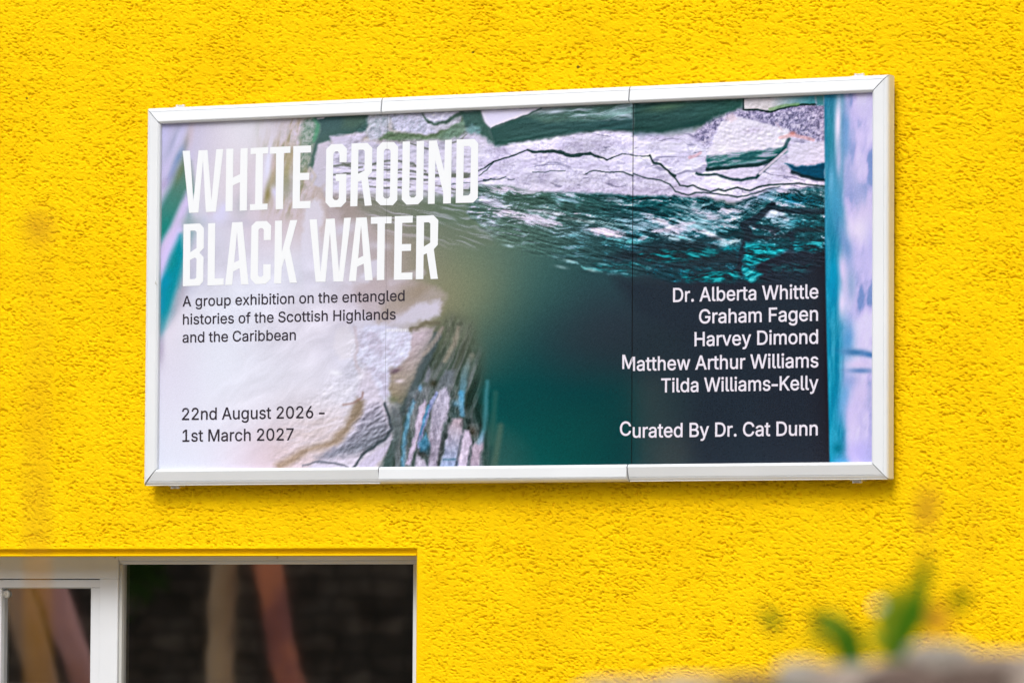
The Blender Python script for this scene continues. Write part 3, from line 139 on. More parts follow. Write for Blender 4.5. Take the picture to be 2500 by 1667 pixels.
def paint(U, V):
    """colour of the printed picture (display values 0-1) at layout coordinates U to the right, V down"""
    shp = U.shape; I = np.zeros(shp+(3,), np.float32)
    n1 = fbm(U/14, V/14, 3, 3)-.5; n2 = fbm(U/14+40, V/14, 5, 3)-.5
    n3 = fbm(U/60, V/60, 8, 3)-.5; n4 = fbm(U/60, V/60+31, 9, 3)-.5
    def box(pts, m):
        xs = [p[0] for p in pts]; ys = [p[1] for p in pts]
        return (U > min(xs)-m) & (U < max(xs)+m) & (V > min(ys)-m) & (V < max(ys)+m)
    def mixin(sel, a, c):
        c = np.asarray(c, np.float32)/255. if not isinstance(c, np.ndarray) else c
        I[sel] = I[sel]*(1-a[:, None])+c*a[:, None]
    def pmask(pts, soft=3, jag=0, jag2=0):
        sel = box(pts, soft*2+jag*2+jag2*2+4)
        u = U[sel]+n1[sel]*jag*4+n3[sel]*jag2*4; v = V[sel]+n2[sel]*jag*4+n4[sel]*jag2*4
        d, _ = seg_dist(u, v, pts+[pts[0]]); d = np.where(inside(u, v, pts), d, -d)
        return sel, smooth(-soft, soft, d)
    def P(pts, c, soft=3, op=1., jag=0, jag2=0, c2=None, ax=None):
        sel, a = pmask(pts, soft, jag, jag2)
        if c2 is not None:
            (x0, y0), (x1, y1) = ax
            t = np.clip(((U[sel]-x0)*(x1-x0)+(V[sel]-y0)*(y1-y0))/((x1-x0)**2+(y1-y0)**2), 0, 1)[:, None]
            c = (np.array(c, np.float32)*(1-t)+np.array(c2, np.float32)*t)/255
        mixin(sel, a*op, c)
    def S(pts, w, c, soft=1.5, op=1., jag=0, taper=0, c2=None):
        sel = box(pts, w+soft*2+jag*3+4)
        u = U[sel]+n1[sel]*jag*4; v = V[sel]+n2[sel]*jag*4
        d, t = seg_dist(u, v, pts)
        ww = w*(1-taper*np.abs(2*t-1)**2)
        if c2 is not None: c = (np.array(c, np.float32)*(1-t[:, None])+np.array(c2, np.float32)*t[:, None])/255
        mixin(sel, op*(1-smooth(ww/2-soft*.5, ww/2+soft, d)), c)
    def B(x, y, rx, ry, ang, c, op=1.):
        ca, sa = math.cos(math.radians(ang)), math.sin(math.radians(ang)); r = 2.6*max(rx, ry)
        sel = (np.abs(U-x) < r) & (np.abs(V-y) < r); u = U[sel]-x; v = V[sel]-y
        mixin(sel, op*np.exp(-(((u*ca+v*sa)/rx)**2+((v*ca-u*sa)/ry)**2)), c)
    def strata(sel, ang, sx, sy, seed, warp=.9, o=4):
        ca, sa = math.cos(math.radians(ang)), math.sin(math.radians(ang)); u = U[sel]; v = V[sel]
        w = (fbm(u/70, v/70, seed+50, 3)-.5)*60*warp
        return fbm((u*ca+v*sa)/sx, (v*ca-u*sa+w)/sy, seed, o, .6)
    def ridge(sel, ang, sx, sy, seed, warp=.5, o=5, g=.66):
        ca, sa = math.cos(math.radians(ang)), math.sin(math.radians(ang)); u = U[sel]; v = V[sel]
        w = (fbm(u/90, v/60, seed+50, 3)-.5)*50*warp; u2 = (u*ca+v*sa)/sx; v2 = (v*ca-u*sa+w)/sy; f = 0; a = 1; t = 0
        for k in range(o):
            f = f+a*(1-np.abs(2*vnoise(u2, v2, seed+k*13)-1))**1.6; t += a; a *= g; u2, v2 = u2*1.8+v2*.22+3.1, v2*1.75+u2*.04+7.7
        f = f/t; return (f-f.mean())/(f.std()+1e-6)
    def relief(pts, soft, ang, sx, sy, seed, k, lo=None):
        """fine lit-from-above grain of a rock face in the picture"""
        sel, a = pmask(pts, soft, 2); ca, sa = math.cos(math.radians(ang)), math.sin(math.radians(ang))
        def h(du, dv):
            u = U[sel]+du; v = V[sel]+dv; return fbm((u*ca+v*sa)/sx, (v*ca-u*sa)/sy, seed, 5, .62)
        d = h(1.6, 2.4)-h(-1.6, -2.4); d = d/(d.std()+1e-6)
        I[sel] = np.clip(I[sel]*(1+a*k*np.clip(d, -2.6, 2.0))[:, None], 0, 1)
    def TX(sel, a, f, lo, hi, ramp):
        f = np.clip((f-lo)/(hi-lo), 0, 1); n = len(ramp)-1; k = np.minimum((f*n).astype(int), n-1); t = (f*n-k)[:, None]
        r = np.array(ramp, np.float32)/255; mixin(sel, a, r[k]*(1-t)+r[k+1]*t)
    # ---- soft ground of colour
    F = [(400,330,188,184,224),(430,340,178,178,212),(455,330,196,190,220),(480,340,212,198,212),(530,330,229,217,230),(600,310,232,224,238),(650,330,224,216,230),
     (700,330,196,182,190),(740,330,172,165,160),(395,400,186,182,220),(440,400,178,182,214),(400,450,186,180,212),(470,420,222,206,214),(480,480,224,210,222),(540,420,230,216,228),(560,500,226,208,220),
     (620,440,214,202,214),(640,500,196,188,200),(690,450,184,168,172),(740,470,176,168,166),(700,510,206,190,198),(780,520,196,180,182),(450,540,184,184,202),(490,545,196,198,220),(530,540,214,210,232),(600,545,210,196,212),(680,545,216,200,210),
     (400,640,120,140,170),(470,620,218,206,222),(520,620,218,208,226),(600,620,220,212,230),(700,640,222,216,234),(780,640,218,210,228),(840,560,196,182,186),(850,640,212,204,222),
     (900,520,172,160,160),(960,520,150,146,138),(910,600,186,172,180),(960,600,162,148,146),(1000,560,146,140,130),(940,690,190,176,182),(1010,640,148,140,128),(1060,560,116,124,110),(1060,640,128,130,112),(1110,560,104,120,110),(1120,640,120,128,108),
     (1180,640,112,124,108),(1150,700,128,134,112),(1100,720,134,134,110),(1060,720,148,140,124),(1060,780,134,128,110),(1200,720,108,120,104),(1200,600,96,116,108),(1260,640,84,108,102),(1260,720,78,104,98),(1330,660,70,100,98),(1330,720,52,88,88),(1400,680,56,86,88),
     (1400,750,48,68,74),(1480,640,52,86,90),(1480,700,48,66,74),(1480,780,50,58,68),(1150,780,112,120,100),(1200,800,76,98,92),(1260,800,46,82,82),(1330,820,44,68,74),(1400,840,50,60,68),(1480,860,46,56,64),(1150,860,84,100,92),(1210,880,40,80,80),
     (1280,900,30,72,74),(1360,920,28,66,70),(1440,930,30,64,68),(1220,980,14,74,76),(1300,1000,10,72,72),(1400,1020,6,70,70),(1500,1000,16,64,66),(1180,1100,66,96,92),(1240,1110,46,86,84),(1320,1100,22,80,78),(1420,1090,6,76,74),(1510,1100,12,64,66),
     (1600,700,48,60,68),(1700,740,44,50,60),(1850,740,42,48,58),(1980,740,42,48,58),(1600,860,44,54,62),(1750,880,42,50,60),(1950,880,42,48,58),(1600,1000,46,60,66),(1750,1040,42,50,60),(1950,1040,42,48,58),(1600,1110,52,64,70),(1800,1110,46,54,64),(1960,1110,48,54,64),
     (420,860,222,210,228),(460,800,224,214,230),(520,800,230,226,242),(600,760,230,226,242),(640,820,226,216,232),(720,800,220,208,224),(780,760,220,210,226),(800,850,222,210,226),(420,940,226,216,236),(520,900,232,228,244),(620,900,228,222,238),(720,900,224,216,232),
     (800,930,224,214,230),(860,870,216,208,228),(420,1040,230,222,240),(520,1020,232,226,242),(620,1000,230,220,236),(720,1000,224,212,226),(420,1120,230,226,244),(500,1120,232,226,244),(580,1120,232,216,234),(660,1130,222,200,212),(700,1100,214,196,202),(760,1060,214,200,206),
     (880,760,210,196,210),(930,800,206,204,226),(980,790,198,186,200),(900,860,208,204,228),(960,880,186,176,184),(940,940,196,190,210),(990,950,120,124,116)]
    F = [(x, y, r-3, g+3, b+2) if g >= 203 else (x, y, r, g, b) for x, y, r, g, b in F]
    num = np.zeros(shp+(3,), np.float32); den = np.zeros(shp, np.float32)+1e-9
    for x, y, r, g, b in F:
        w = np.exp(-((U-x)**2+(V-y)**2)/(2*52.**2)).astype(np.float32)+1e-6; den += w
        num += w[..., None]*np.array((r, g, b), np.float32)
    I[:] = num/den[..., None]/255
    # ---- blurred left edge
    for x, y, rx, ry, an, c, o in ((398,330,14,40,10,(198,194,232),.8),(422,350,8,50,22,(166,168,198),.75),(438,335,8,40,22,(200,196,230),.8),(455,350,7,30,15,(168,160,160),.75),(466,330,8,40,5,(206,190,206),.6),
        (400,420,14,40,20,(200,192,228),.7),(436,385,9,34,25,(132,150,182),.85),(420,425,8,30,25,(138,150,186),.7),(412,440,9,22,40,(162,160,196),.6),(448,412,9,34,22,(198,194,234),.9),(430,455,10,36,25,(196,190,230),.85),(402,500,10,40,20,(186,188,222),.8),(400,450,8,14,20,(180,168,200),.6)):
        B(x, y, rx, ry, an, c, o)
    P([(448,380),(464,396),(476,470),(446,500),(420,560),(386,600),(386,512),(417,452)],(108,128,118),13,.95,c2=(58,130,126),ax=((440,410),(398,560)))
    B(440,420,8,30,20,(120,128,104),.5); B(400,560,12,30,24,(50,132,128),.7); B(392,600,8,30,10,(56,136,132),.7)
    P([(455,468),(468,500),(440,560),(410,620),(386,650),(386,606),(420,548)],(200,190,226),11,.97)
    P([(462,512),(474,570),(450,640),(436,700),(430,640),(445,560)],(112,148,152),16,.7)
    P([(440,545),(446,560),(418,620),(402,680),(386,700),(386,640),(412,590)],(202,194,236),9,.95)
    P([(440,575),(448,620),(436,700),(420,760),(400,800),(384,820),(384,720),(402,670),(418,625)],(20,136,152),15,.97,c2=(48,142,158),ax=((425,620),(395,790)))
    B(404,690,10,26,20,(14,142,172),.8); B(424,640,10,30,20,(60,140,146),.6); B(395,745,10,34,8,(14,140,168),.75); B(440,720,14,50,15,(168,164,178),.6); B(392,800,10,34,8,(96,152,168),.75); B(424,760,10,40,20,(150,162,180),.5)
    B(392,850,10,40,0,(176,166,190),.7)
    # ---- mossy streaks behind the title
    sel, a = pmask([(610,295),(790,288),(785,400),(760,470),(720,520),(620,520),(590,440)],36)
    f = strata(sel, 106, 60, 13, 21, .25, 3); TX(sel, a*.62*smooth(600,720,U[sel]), f, .28, .72, [(126,130,104),(172,158,138),(200,186,190),(212,202,218),(218,208,228)])
    TX(sel, a*.3*smooth(650,740,U[sel]), fbm(U[sel]/8,V[sel]/12,25,3,.6), .3,.7,[(130,132,112),(186,170,160),(206,196,212)])
    B(640,440,26,60,12,(226,220,238),.6); B(655,470,9,34,10,(136,128,88),.8); B(668,420,8,50,8,(164,150,118),.5)
    B(655,400,9,40,8,(224,222,244),.9); B(700,420,10,50,5,(150,144,100),.6); B(668,400,8,20,0,(206,186,194),.6); B(712,380,10,26,10,(152,140,104),.5); B(730,420,12,40,5,(130,140,118),.6); B(672,470,10,18,-30,(216,212,240),.8); B(700,455,20,30,0,(136,140,124),.5); B(590,500,18,30,10,(176,178,188),.6)
    B(535,530,24,18,0,(216,212,240),.85); B(500,535,14,10,0,(206,206,230),.6); B(545,510,10,16,20,(214,210,240),.8); B(470,545,30,16,0,(160,170,178),.6); B(585,545,40,12,0,(190,186,204),.5); B(515,500,10,26,8,(206,190,206),.6)
    # ---- cliff edge and the dark gap beside it
    P([(744,296),(771,284),(781,309),(777,330),(770,345),(757,395),(752,420),(735,440),(722,400),(730,340)],(140,158,152),7,.9,2.,c2=(150,150,132),ax=((775,300),(740,420)))
    sel, a = pmask([(735,290),(772,284),(781,309),(770,345),(755,400),(735,420)],5,2.); TX(sel, a*.45, fbm(U[sel]/7,V[sel]/7,77,3,.7), .3,.7,[(96,124,116),(150,162,158),(196,196,206)])
    S([(771,288),(779,308),(770,342)],10,(92,146,120),7,.7)
    P([(771,284),(900,277),(902,300),(895,325),(850,330),(806,345),(800,395),(757,420),(752,410),(768,350),(781,318),(780,305)],(84,106,108),6,1,1.5,c2=(104,122,116),ax=((800,300),(770,420)))
    P([(772,289),(795,285),(790,290),(776,292)],(196,192,206),2,.9)
    P([(840,280),(898,276),(894,300),(860,318),(835,312)],(96,114,104),12,.6)
    P([(777,352),(800,345),(806,350),(800,400),(795,440),(784,458),(764,450),(758,430),(768,400)],(196,190,206),5,1,2.)
    S([(760,452),(770,430),(757,410),(748,440)],5,(196,186,186),4,.8)
    P([(806,334),(850,330),(893,322),(896,332),(880,345),(840,350),(812,352)],(196,190,212),5,1,2.)
    P([(898,278),(950,280),(945,330),(905,345),(895,330),(900,310)],(178,184,196),9,.95,3,c2=(196,194,216),ax=((910,290),(930,335)))
    P([(950,280),(1030,276),(1060,300),(1068,322),(1045,328),(990,325),(960,315)],(196,194,220),5,1,2.5)
    sel, a = pmask([(895,278),(1060,274),(1070,322),(905,345)],8,2); TX(sel, a*.4, fbm(U[sel]/9,V[sel]/9,61,4,.7), .3,.68,[(136,148,156),(186,186,204),(222,218,238)])
    P([(945,322),(990,326),(1045,330),(1085,318),(1120,300),(1128,285),(1140,300),(1130,322),(1095,345),(1060,342),(990,345),(940,345),(925,338)],(112,128,112),5,.95,2.)
    P([(1100,345),(1140,318),(1136,290),(1120,300),(1070,335)],(122,142,134),6,.8,2)
    S([(1034,276),(1046,298),(1060,303),(1085,300),(1108,284),(1130,276)],7,(86,104,98),4,.9,1.)
    P([(1032,276),(1120,272),(1108,280),(1085,294),(1060,300),(1046,294)],(204,202,226),4,1,1.5)
    P([(1050,308),(1092,302),(1122,288),(1118,300),(1086,318),(1060,322)],(190,188,204),5,.9,2)
    P([(1124,273),(1172,270),(1180,295),(1194,312),(1205,345),(1230,360),(1205,372),(1160,330),(1138,310)],(82,106,104),6,1,1.)
    P([(1138,318),(1150,300),(1175,315),(1170,330),(1145,328)],(136,164,172),5,.7,2)
    # ---- pale rock mass behind GROUND
    P([(806,350),(850,345),(905,345),(960,350),(1060,345),(1100,348),(1145,325),(1180,335),(1210,360),(1210,500),(1100,478),(1000,480),(900,490),(800,495),(790,460),(800,400)],(200,195,218),8,1,3)
    sel, a = pmask([(800,350),(1170,335),(1205,360),(1205,470),(800,480)],8,2)
    TX(sel, a*.5, fbm(U[sel]/22,V[sel]/12,91,5,.55), .3,.7,[(164,162,180),(204,198,220),(222,216,238)])
    sel, a = pmask([(810,395),(900,400),(1000,400),(1110,425),(1175,430),(1180,470),(1100,492),(800,496)],8,2)
    f = strata(sel, 6, 130, 8, 15, .4); TX(sel, a*.85, f, .33, .62, [(112,116,110),(150,148,152),(198,192,214),(216,210,234),(220,214,238)])
    for pts, w in (([(812,405),(840,402),(862,410),(885,408)],7),([(812,428),(850,424),(885,420)],6),([(895,405),(935,394),(975,393),(1010,402),(1040,418)],6),([(890,418),(940,416),(990,415),(1025,422),(1050,428),(1110,430)],5),
                   ([(900,436),(950,440),(1000,436),(1050,440)],7),([(1030,424),(1060,432),(1100,428),(1155,424)],6),([(900,455),(950,460),(1000,456)],5),([(1100,432),(1170,428)],5),([(1000,350),(1040,362),(1062,366)],5),([(1095,352),(1120,345),(1138,330)],3)):
        S(pts, w*.7, (112,116,112), 3, .8, 1.2, .4)
    P([(795,470),(1000,478),(1100,474),(1180,455),(1210,490),(1180,560),(1050,545),(900,530),(800,545)],(154,144,142),14,.75,3,c2=(98,118,104),ax=((860,500),(1120,500)))
    sel, a = pmask([(850,478),(1000,474),(1180,462),(1215,500),(1205,600),(1080,600),(920,560)],16,2)
    f = strata(sel, 14, 90, 7, 33, .5); TX(sel, a*.34, f, .5, .78, [(112,120,108),(138,142,138),(186,184,200),(214,208,232)])
    B(1160,487,22,9,15,(190,190,214),.8)
    S([(1040,455),(1080,470),(1100,476)],8,(206,200,226),5,.7,2)
    # ---- long ledge
    P([(1180,362),(1210,362),(1250,352),(1330,342),(1400,328),(1480,322),(1560,326),(1640,332),(1700,322),(1740,315),(1800,300),(1900,300),(2014,340),(2016,470),(1960,465),(1880,470),(1800,492),(1720,478),(1640,480),(1560,478),(1500,472),(1420,468),(1370,470),(1300,466),(1240,452),(1170,448),(1150,430),(1160,390)],(214,208,236),6,1,2)
    sel, a = pmask([(1170,360),(1330,342),(1480,322),(1640,332),(1800,300),(2014,340),(2016,470),(1800,492),(1640,480),(1370,470),(1160,448)],6,2)
    TX(sel, a*.55, fbm(U[sel]/34,V[sel]/16,41,5,.55), .3,.7,[(192,184,216),(214,208,236),(228,224,246)])
    TX(sel, a*.35*smooth(.5,.62,fbm(U[sel]/40,V[sel]/40,46,2)), fbm(U[sel]/5,V[sel]/5,42,3,.7), .3,.7,[(150,146,176),(196,190,220),(226,220,242)])
    z = ridge(sel, 4, 120, 20, 521, .9, 4, .6); mixin(sel, a*.7*smooth(1.15,2.1,z), (132,130,156))
    t_ = fbm(U[sel]/110,V[sel]/34,531,3)-.5; I[sel] *= (1+a*.34*t_)[:, None]
    z = ridge(sel, 40, 60, 30, 525, .9, 4, .6); mixin(sel, a*.4*smooth(1.7,2.4,z), (150,146,176))
    # dark overhang above the ledge
    P([(1194,314),(1215,310),(1250,292),(1300,280),(1400,268),(1546,252),(1546,322),(1480,318),(1400,326),(1330,338),(1250,350),(1208,358)],(70,96,96),6,1,1.2,c2=(66,92,96),ax=((1250,330),(1540,290)))
    P([(1280,282),(1400,262),(1546,252),(1546,285),(1420,296),(1330,300)],(98,122,116),9,.7,2)
    sel, a = pmask([(1300,270),(1546,252),(1546,290),(1350,292)],8,2); f = strata(sel,-6,60,7,71,.5); TX(sel, a*.6, f, .45,.72,[(84,108,104),(120,146,148),(190,200,220)])
    B(1355,273,26,5,-6,(190,198,216),.8); B(1505,275,34,7,-6,(170,196,206),.7)
    P([(1174,270),(1322,263),(1300,272),(1272,285),(1236,298),(1215,308),(1198,314),(1188,302),(1180,288)],(216,212,238),3,1,1.)
    S([(1322,264),(1290,280),(1240,298),(1200,314)],3,(70,92,90),2,.7,1.)
    P([(1546,252),(1815,241),(1812,262),(1790,272),(1742,288),(1730,302),(1690,312),(1620,326),(1546,330)],(58,84,84),7,1,1.5,c2=(66,96,94),ax=((1600,310),(1790,255)))
    B(1625,262,50,10,-8,(92,116,98),.7); B(1700,300,60,10,-10,(48,74,76),.6)
    P([(1546,322),(1620,326),(1690,312),(1690,322),(1560,340)],(160,166,190),6,.5,2)
    # rubble, light blocks
    P([(1700,318),(1745,296),(1800,272),(1880,268),(2012,245),(2014,345),(1950,340),(1925,322),(1850,308),(1760,300),(1730,350),(1690,352)],(162,156,186),7,.9,3)
    sel, a = pmask([(1690,330),(1740,290),(1810,268),(2012,250),(2014,350),(1940,335),(1750,320),(1720,360)],8,2); TX(sel, a*.7, fbm(U[sel]/6,V[sel]/6,52,3,.75), .25,.75,[(92,92,118),(160,154,186),(216,208,232)])
    P([(1816,243),(1990,234),(1992,256),(1950,256),(1905,264),(1880,272),(1862,268),(1845,266),(1816,268)],(204,198,206),3,1,1.,c2=(86,138,150),ax=((1880,250),(1980,250)))
    S([(1816,268),(1850,268),(1880,274),(1910,265),(1960,255),(1990,256)],4,(44,66,66),2,.9,.8); S([(1815,243),(1815,268)],3,(50,70,74),2,.9); S([(1880,268),(1915,258),(1950,254)],5,(120,148,112),4,.7,1)
    P([(1992,234),(2010,233),(2012,258),(1994,258)],(74,128,136),4,.9)
    P([(1760,300),(1800,284),(1860,300),(1925,316),(1928,336),(1920,360),(1850,368),(1780,380),(1725,382),(1728,372),(1742,350),(1752,320)],(222,216,236),4,1,1.5)
    P([(1765,290),(1790,276),(1800,290),(1785,300)],(224,206,220),5,.7,2); B(1765,362,16,8,0,(238,234,246),.8); B(1840,318,24,8,-10,(196,184,214),.6)
    P([(1725,381),(1780,379),(1850,368),(1920,358),(1924,370),(1895,385),(1850,398),(1770,408),(1727,412)],(86,126,132),4,1,1.5)
    sel, a = pmask([(1725,381),(1920,358),(1895,388),(1727,412)],4,1); f = strata(sel,-8,40,6,88,.3); TX(sel, a*.7, f,.35,.68,[(52,92,98),(96,136,138),(186,180,206)])
    S([(1727,414),(1780,410),(1850,402),(1890,390)],8,(48,72,76),3,.95,1.)
    P([(1752,420),(1800,412),(1855,410),(1852,425),(1830,436),(1790,436),(1760,428)],(206,200,226),3,1,1.5)
    S([(1700,424),(1716,428),(1750,426),(1780,436),(1810,440),(1845,434),(1856,424)],5,(50,76,80),3,.9,1.)
    S([(1925,340),(1912,370),(1890,392),(1862,418)],7,(60,88,96),4,.8,1.); S([(1920,366),(1900,384),(1872,408),(1855,424)],5,(206,196,216),2.5,.9)
    P([(1930,352),(2012,345),(2013,395),(1990,402),(1950,404),(1930,396),(1922,378)],(212,206,230),5,1,2)
    S([(1905,336),(1930,330),(1960,336),(1985,342)],7,(212,170,176),3,.6,1.); B(1935,326,8,5,0,(222,160,160),.8); S([(1895,300),(1910,320)],3,(210,190,206),2,.4); S([(1683,385),(1700,380),(1710,374)],6,(206,166,180),3,.6,1)
    P([(1915,398),(1940,406),(1990,404),(2014,397),(2014,442),(1985,436),(1950,424),(1928,410)],(18,84,108),4,1,1.5)
    S([(1935,420),(1960,430),(1995,438),(2014,440)],7,(38,58,68),4,.9,1.)
    # cracks of the ledge
    C = (66,84,88); W_ = .74
    S([(1168,418),(1186,410),(1205,395),(1230,388),(1265,375),(1287,366)], 4.5*W_,C,1.5,.9,1.1,.4); S([(1170,430),(1190,414),(1210,392)], 2*W_,C,1.5,.8,1.)
    S([(1287,366),(1310,372),(1350,368),(1395,380),(1440,376),(1470,386),(1482,390)], 11*W_,C,2,.95,1.2,.5); S([(1482,390),(1500,384),(1520,376),(1545,380),(1586,382)], 3*W_,C,1.5,.85,1.2)
    S([(1586,380),(1595,398),(1615,402),(1634,422),(1650,430)], 7*W_,C,2,.95,1.,.3); S([(1634,422),(1650,436),(1660,452),(1678,456),(1692,452),(1710,462),(1735,468),(1755,462),(1770,466),(1800,458),(1830,466),(1860,454),(1900,450),(1950,448),(2014,456)], 5*W_,C,2,.95,.7,.2)
    S([(1546,425),(1580,436),(1612,440),(1634,450),(1650,468),(1680,476),(1700,470),(1760,474),(1800,482),(1840,474),(1870,462),(1905,456)], 4*W_,C,2,.9,.9,.3)
    S([(1300,420),(1330,422),(1345,418),(1380,418)], 2.2*W_,C,1.5,.7,1); S([(1430,424),(1450,418),(1490,422),(1520,420),(1546,430)], 3.5*W_,C,1.5,.85,1); S([(1180,440),(1215,438),(1235,432)], 3*W_,C,1.5,.8,1)
    S([(1100,450),(1150,446),(1185,442),(1200,436)], 2.5*W_,C,1.5,.7,1); S([(1240,440),(1256,438)], 2*W_,C,1,.7)
    # ---- teal cliff under the ledge
    E1 = [(1150,452),(1240,456),(1300,474),(1370,470),(1420,472),(1500,474),(1560,480),(1640,480),(1720,484),(1790,500),(1850,480),(1880,466),(1960,460),(2015,455),(2018,640),(1940,690),(1800,690),(1640,690),(1546,668),(1480,668),(1400,650),(1300,620),(1200,580),(1140,520)]
    sel, a = pmask(E1,7,2.5); u = U[sel]; v = V[sel]
    z1 = ridge(sel, 8, 66, 9, 101, .55, 6, .68); z2 = ridge(sel, 24, 34, 7, 131, .6, 6, .68); z3 = ridge(sel, -18, 38, 8, 141, .6, 6, .68)
    wr = smooth(1500, 1640, u); big = fbm(u/70, v/26, 147, 3)-.5
    f = z1*(1-.5*wr)+(.25+.35*wr)*z2+.35*wr*z3+3.6*big; f = (f-f.mean())/f.std(); Fz = np.zeros(shp, np.float32); Fz[sel] = f
    dk = smooth(0, 1, (v-470-(u-1150)*.06)/150.)       # lower = darker
    rt = smooth(1250, 1620, u)
    fade = 1-smooth(-70, 40, (v-560-(u-1200)*.26))*(1-smooth(1560,1640,u))
    base = np.stack([88-50*rt, 110-22*rt-22*dk*rt, 106-10*rt-20*dk*rt], -1)/255
    mixin(sel, a*np.clip(fade+.1,0,1)*.9, base.astype(np.float32))
    hl = smooth(.0, 1.7, f-dk*.35)
    hc = np.stack([150-112*rt*dk-10*rt, 170-22*rt*dk, 184-10*rt*dk], -1)/255
    mixin(sel, a*hl*(.80-.12*dk)*np.clip(fade+.22,0,1), hc.astype(np.float32))
    mixin(sel, a*smooth(1.1,2.3,f-dk*.3)*(1-dk*.55)*.9*np.clip(fade+.12,0,1), (212,206,230))
    mixin(sel, a*smooth(-.1,-1.3,f)*.8*np.clip(rt+.25,0,1)*np.clip(fade+.05,0,1), np.stack([64-30*rt, 84-26*rt, 80-14*rt], -1).astype(np.float32)/255)
    for x, y, rx, ry, an, c, o in ((1250,520,44,8,16,(212,206,228),.9),(1195,490,24,9,20,(190,190,212),.8),(1300,538,40,7,8,(208,202,226),.85),(1340,520,30,6,8,(186,196,206),.6),(1470,565,40,9,8,(200,192,216),.85),(1400,565,34,9,6,(110,150,164),.8),(1500,572,24,6,12,(214,200,224),.7),(1250,460,60,7,-3,(214,206,228),.9),
        (1380,486,30,8,4,(140,172,186),.7),(1490,485,24,7,4,(172,186,206),.7),(1440,500,60,9,0,(64,98,98),.7),(1610,540,40,6,24,(206,204,228),.85),(1660,560,34,7,-18,(206,200,226),.85),(1610,562,20,6,-4,(212,196,222),.85),(1740,575,34,5,26,(190,210,226),.85),(1590,585,20,4,14,(120,200,214),.7),
        (1780,515,30,8,4,(186,188,212),.8),(1830,495,30,8,-20,(180,186,210),.7),(1640,505,50,6,-8,(46,84,90),.8),(1900,530,32,12,18,(186,200,222),.9),(1960,545,40,9,10,(58,142,160),.7),(1925,468,24,5,2,(206,196,222),.9),(1780,593,24,6,-6,(150,196,212),.9),(1780,606,16,5,-8,(40,150,164),.9),
        (1560,545,50,12,20,(150,176,196),.8),(1700,545,50,16,15,(140,176,192),.7),(1720,520,40,8,20,(190,192,214),.8),(1650,582,40,8,10,(170,196,212),.8),(1480,545,50,8,10,(150,176,184),.6),(1350,555,50,7,14,(150,164,172),.6),(1520,590,50,6,4,(110,180,190),.7),(1860,482,30,8,-30,(150,170,198),.7),(1960,490,50,8,4,(30,110,140),.7)):
        ca, sa = math.cos(math.radians(an)), math.sin(math.radians(an)); r = 3*max(rx, ry); q = (np.abs(U-x) < r) & (np.abs(V-y) < r); du = U[q]-x; dv = V[q]-y+n2[q]*ry*2
        mixin(q, np.clip(1.25*o*np.exp(-((((du*ca+dv*sa)/rx/1.15)**2+((dv*ca-du*sa)/ry/1.2)**2))), 0, 1)*(.22+.78*smooth(-.9,.7,Fz[q])), c)
    for pts, w, c in (([(1176,488),(1200,492),(1232,506)],9,(190,190,212)),([(1206,520),(1260,524),(1310,532),(1372,548)],13,(212,204,226)),([(1290,512),(1340,520),(1380,526)],6,(190,194,212)),([(1442,564),(1466,562),(1524,576)],11,(210,202,224)),([(1300,545),(1330,550),(1360,548)],6,(206,200,222)),([(1376,466+70),(1410,538),(1450,542)],5,(170,186,194)),
        ([(1588,533),(1612,538),(1642,556)],8,(206,204,226)),([(1592,565),(1630,560),(1660,550),(1694,543)],9,(212,204,228)),([(1688,562),(1716,566),(1762,588)],8,(204,204,226)),([(1752,516),(1780,512),(1812,518)],9,(196,194,216)),([(1862,524),(1890,518),(1924,536)],12,(196,204,226)),([(1758,594),(1780,590),(1808,588)],8,(190,206,222)),([(1560,586),(1580,578)],7,(206,204,226)),
        ([(1640,500),(1690,506),(1740,498)],6,(150,180,196)),([(1760,548),(1800,556)],6,(196,200,220)),([(1480,486),(1520,492)],7,(176,188,208)),([(1380,486),(1410,494)],7,(150,178,198)),([(1230,462),(1290,468),(1370,460)],7,(214,206,230)),([(1660,580),(1676,586)],6,(120,196,208)),([(1900,466),(1940,470)],7,(206,198,224)),([(1390,575),(1440,580)],8,(110,156,170)),([(1385,640),(1410,645)],4,(140,186,200)),([(1420,652),(1470,664)],4,(120,190,196)),([(1240,600),(1252,604)],4,(190,204,214))):
        S(pts, w*1.05, c, 3.5, .62, 2.6, .7)
    z = Fz[sel]; mixin(sel, a*.55*smooth(-.25,-1.3,z)*np.clip(fade,0,1), np.stack([70-32*rt, 90-26*rt, 86-14*rt], -1).astype(np.float32)/255)
    # shadow gaps and the dark underside
    P([(1540,606),(1620,588),(1700,588),(1750,594),(1766,610),(1800,618),(1806,640),(1760,660),(1600,655),(1500,652),(1480,630)],(44,56,64),14,.82,3)
    S([(1885,500),(1862,522),(1838,538),(1815,550),(1828,570),(1818,600),(1808,640),(1800,680)],15,(42,54,64),5,.92,1.6)
    S([(1890,508),(1930,514),(1980,518),(2016,516)],12,(44,58,68),5,.85,2); S([(1840,552),(1900,560),(1885,566)],10,(42,54,64),4,.8,2); S([(1810,574),(1870,580),(1920,574),(1950,562),(2018,560)],9,(42,56,64),5,.8,2)
    S([(1930,570),(1940,600),(1920,620)],12,(42,54,64),5,.8,2); S([(1700,590),(1770,578),(1815,566)],7,(42,60,68),4,.7,2)
    P([(1850,640),(1900,618),(1960,610),(2018,612),(2022,700),(1880,700),(1840,670)],(43,50,60),8,.92,3)
    P([(1500,680),(1660,692),(1790,698),(1860,692),(2022,692),(2022,800),(1640,800),(1560,770)],(44,52,62),26,.8,2)
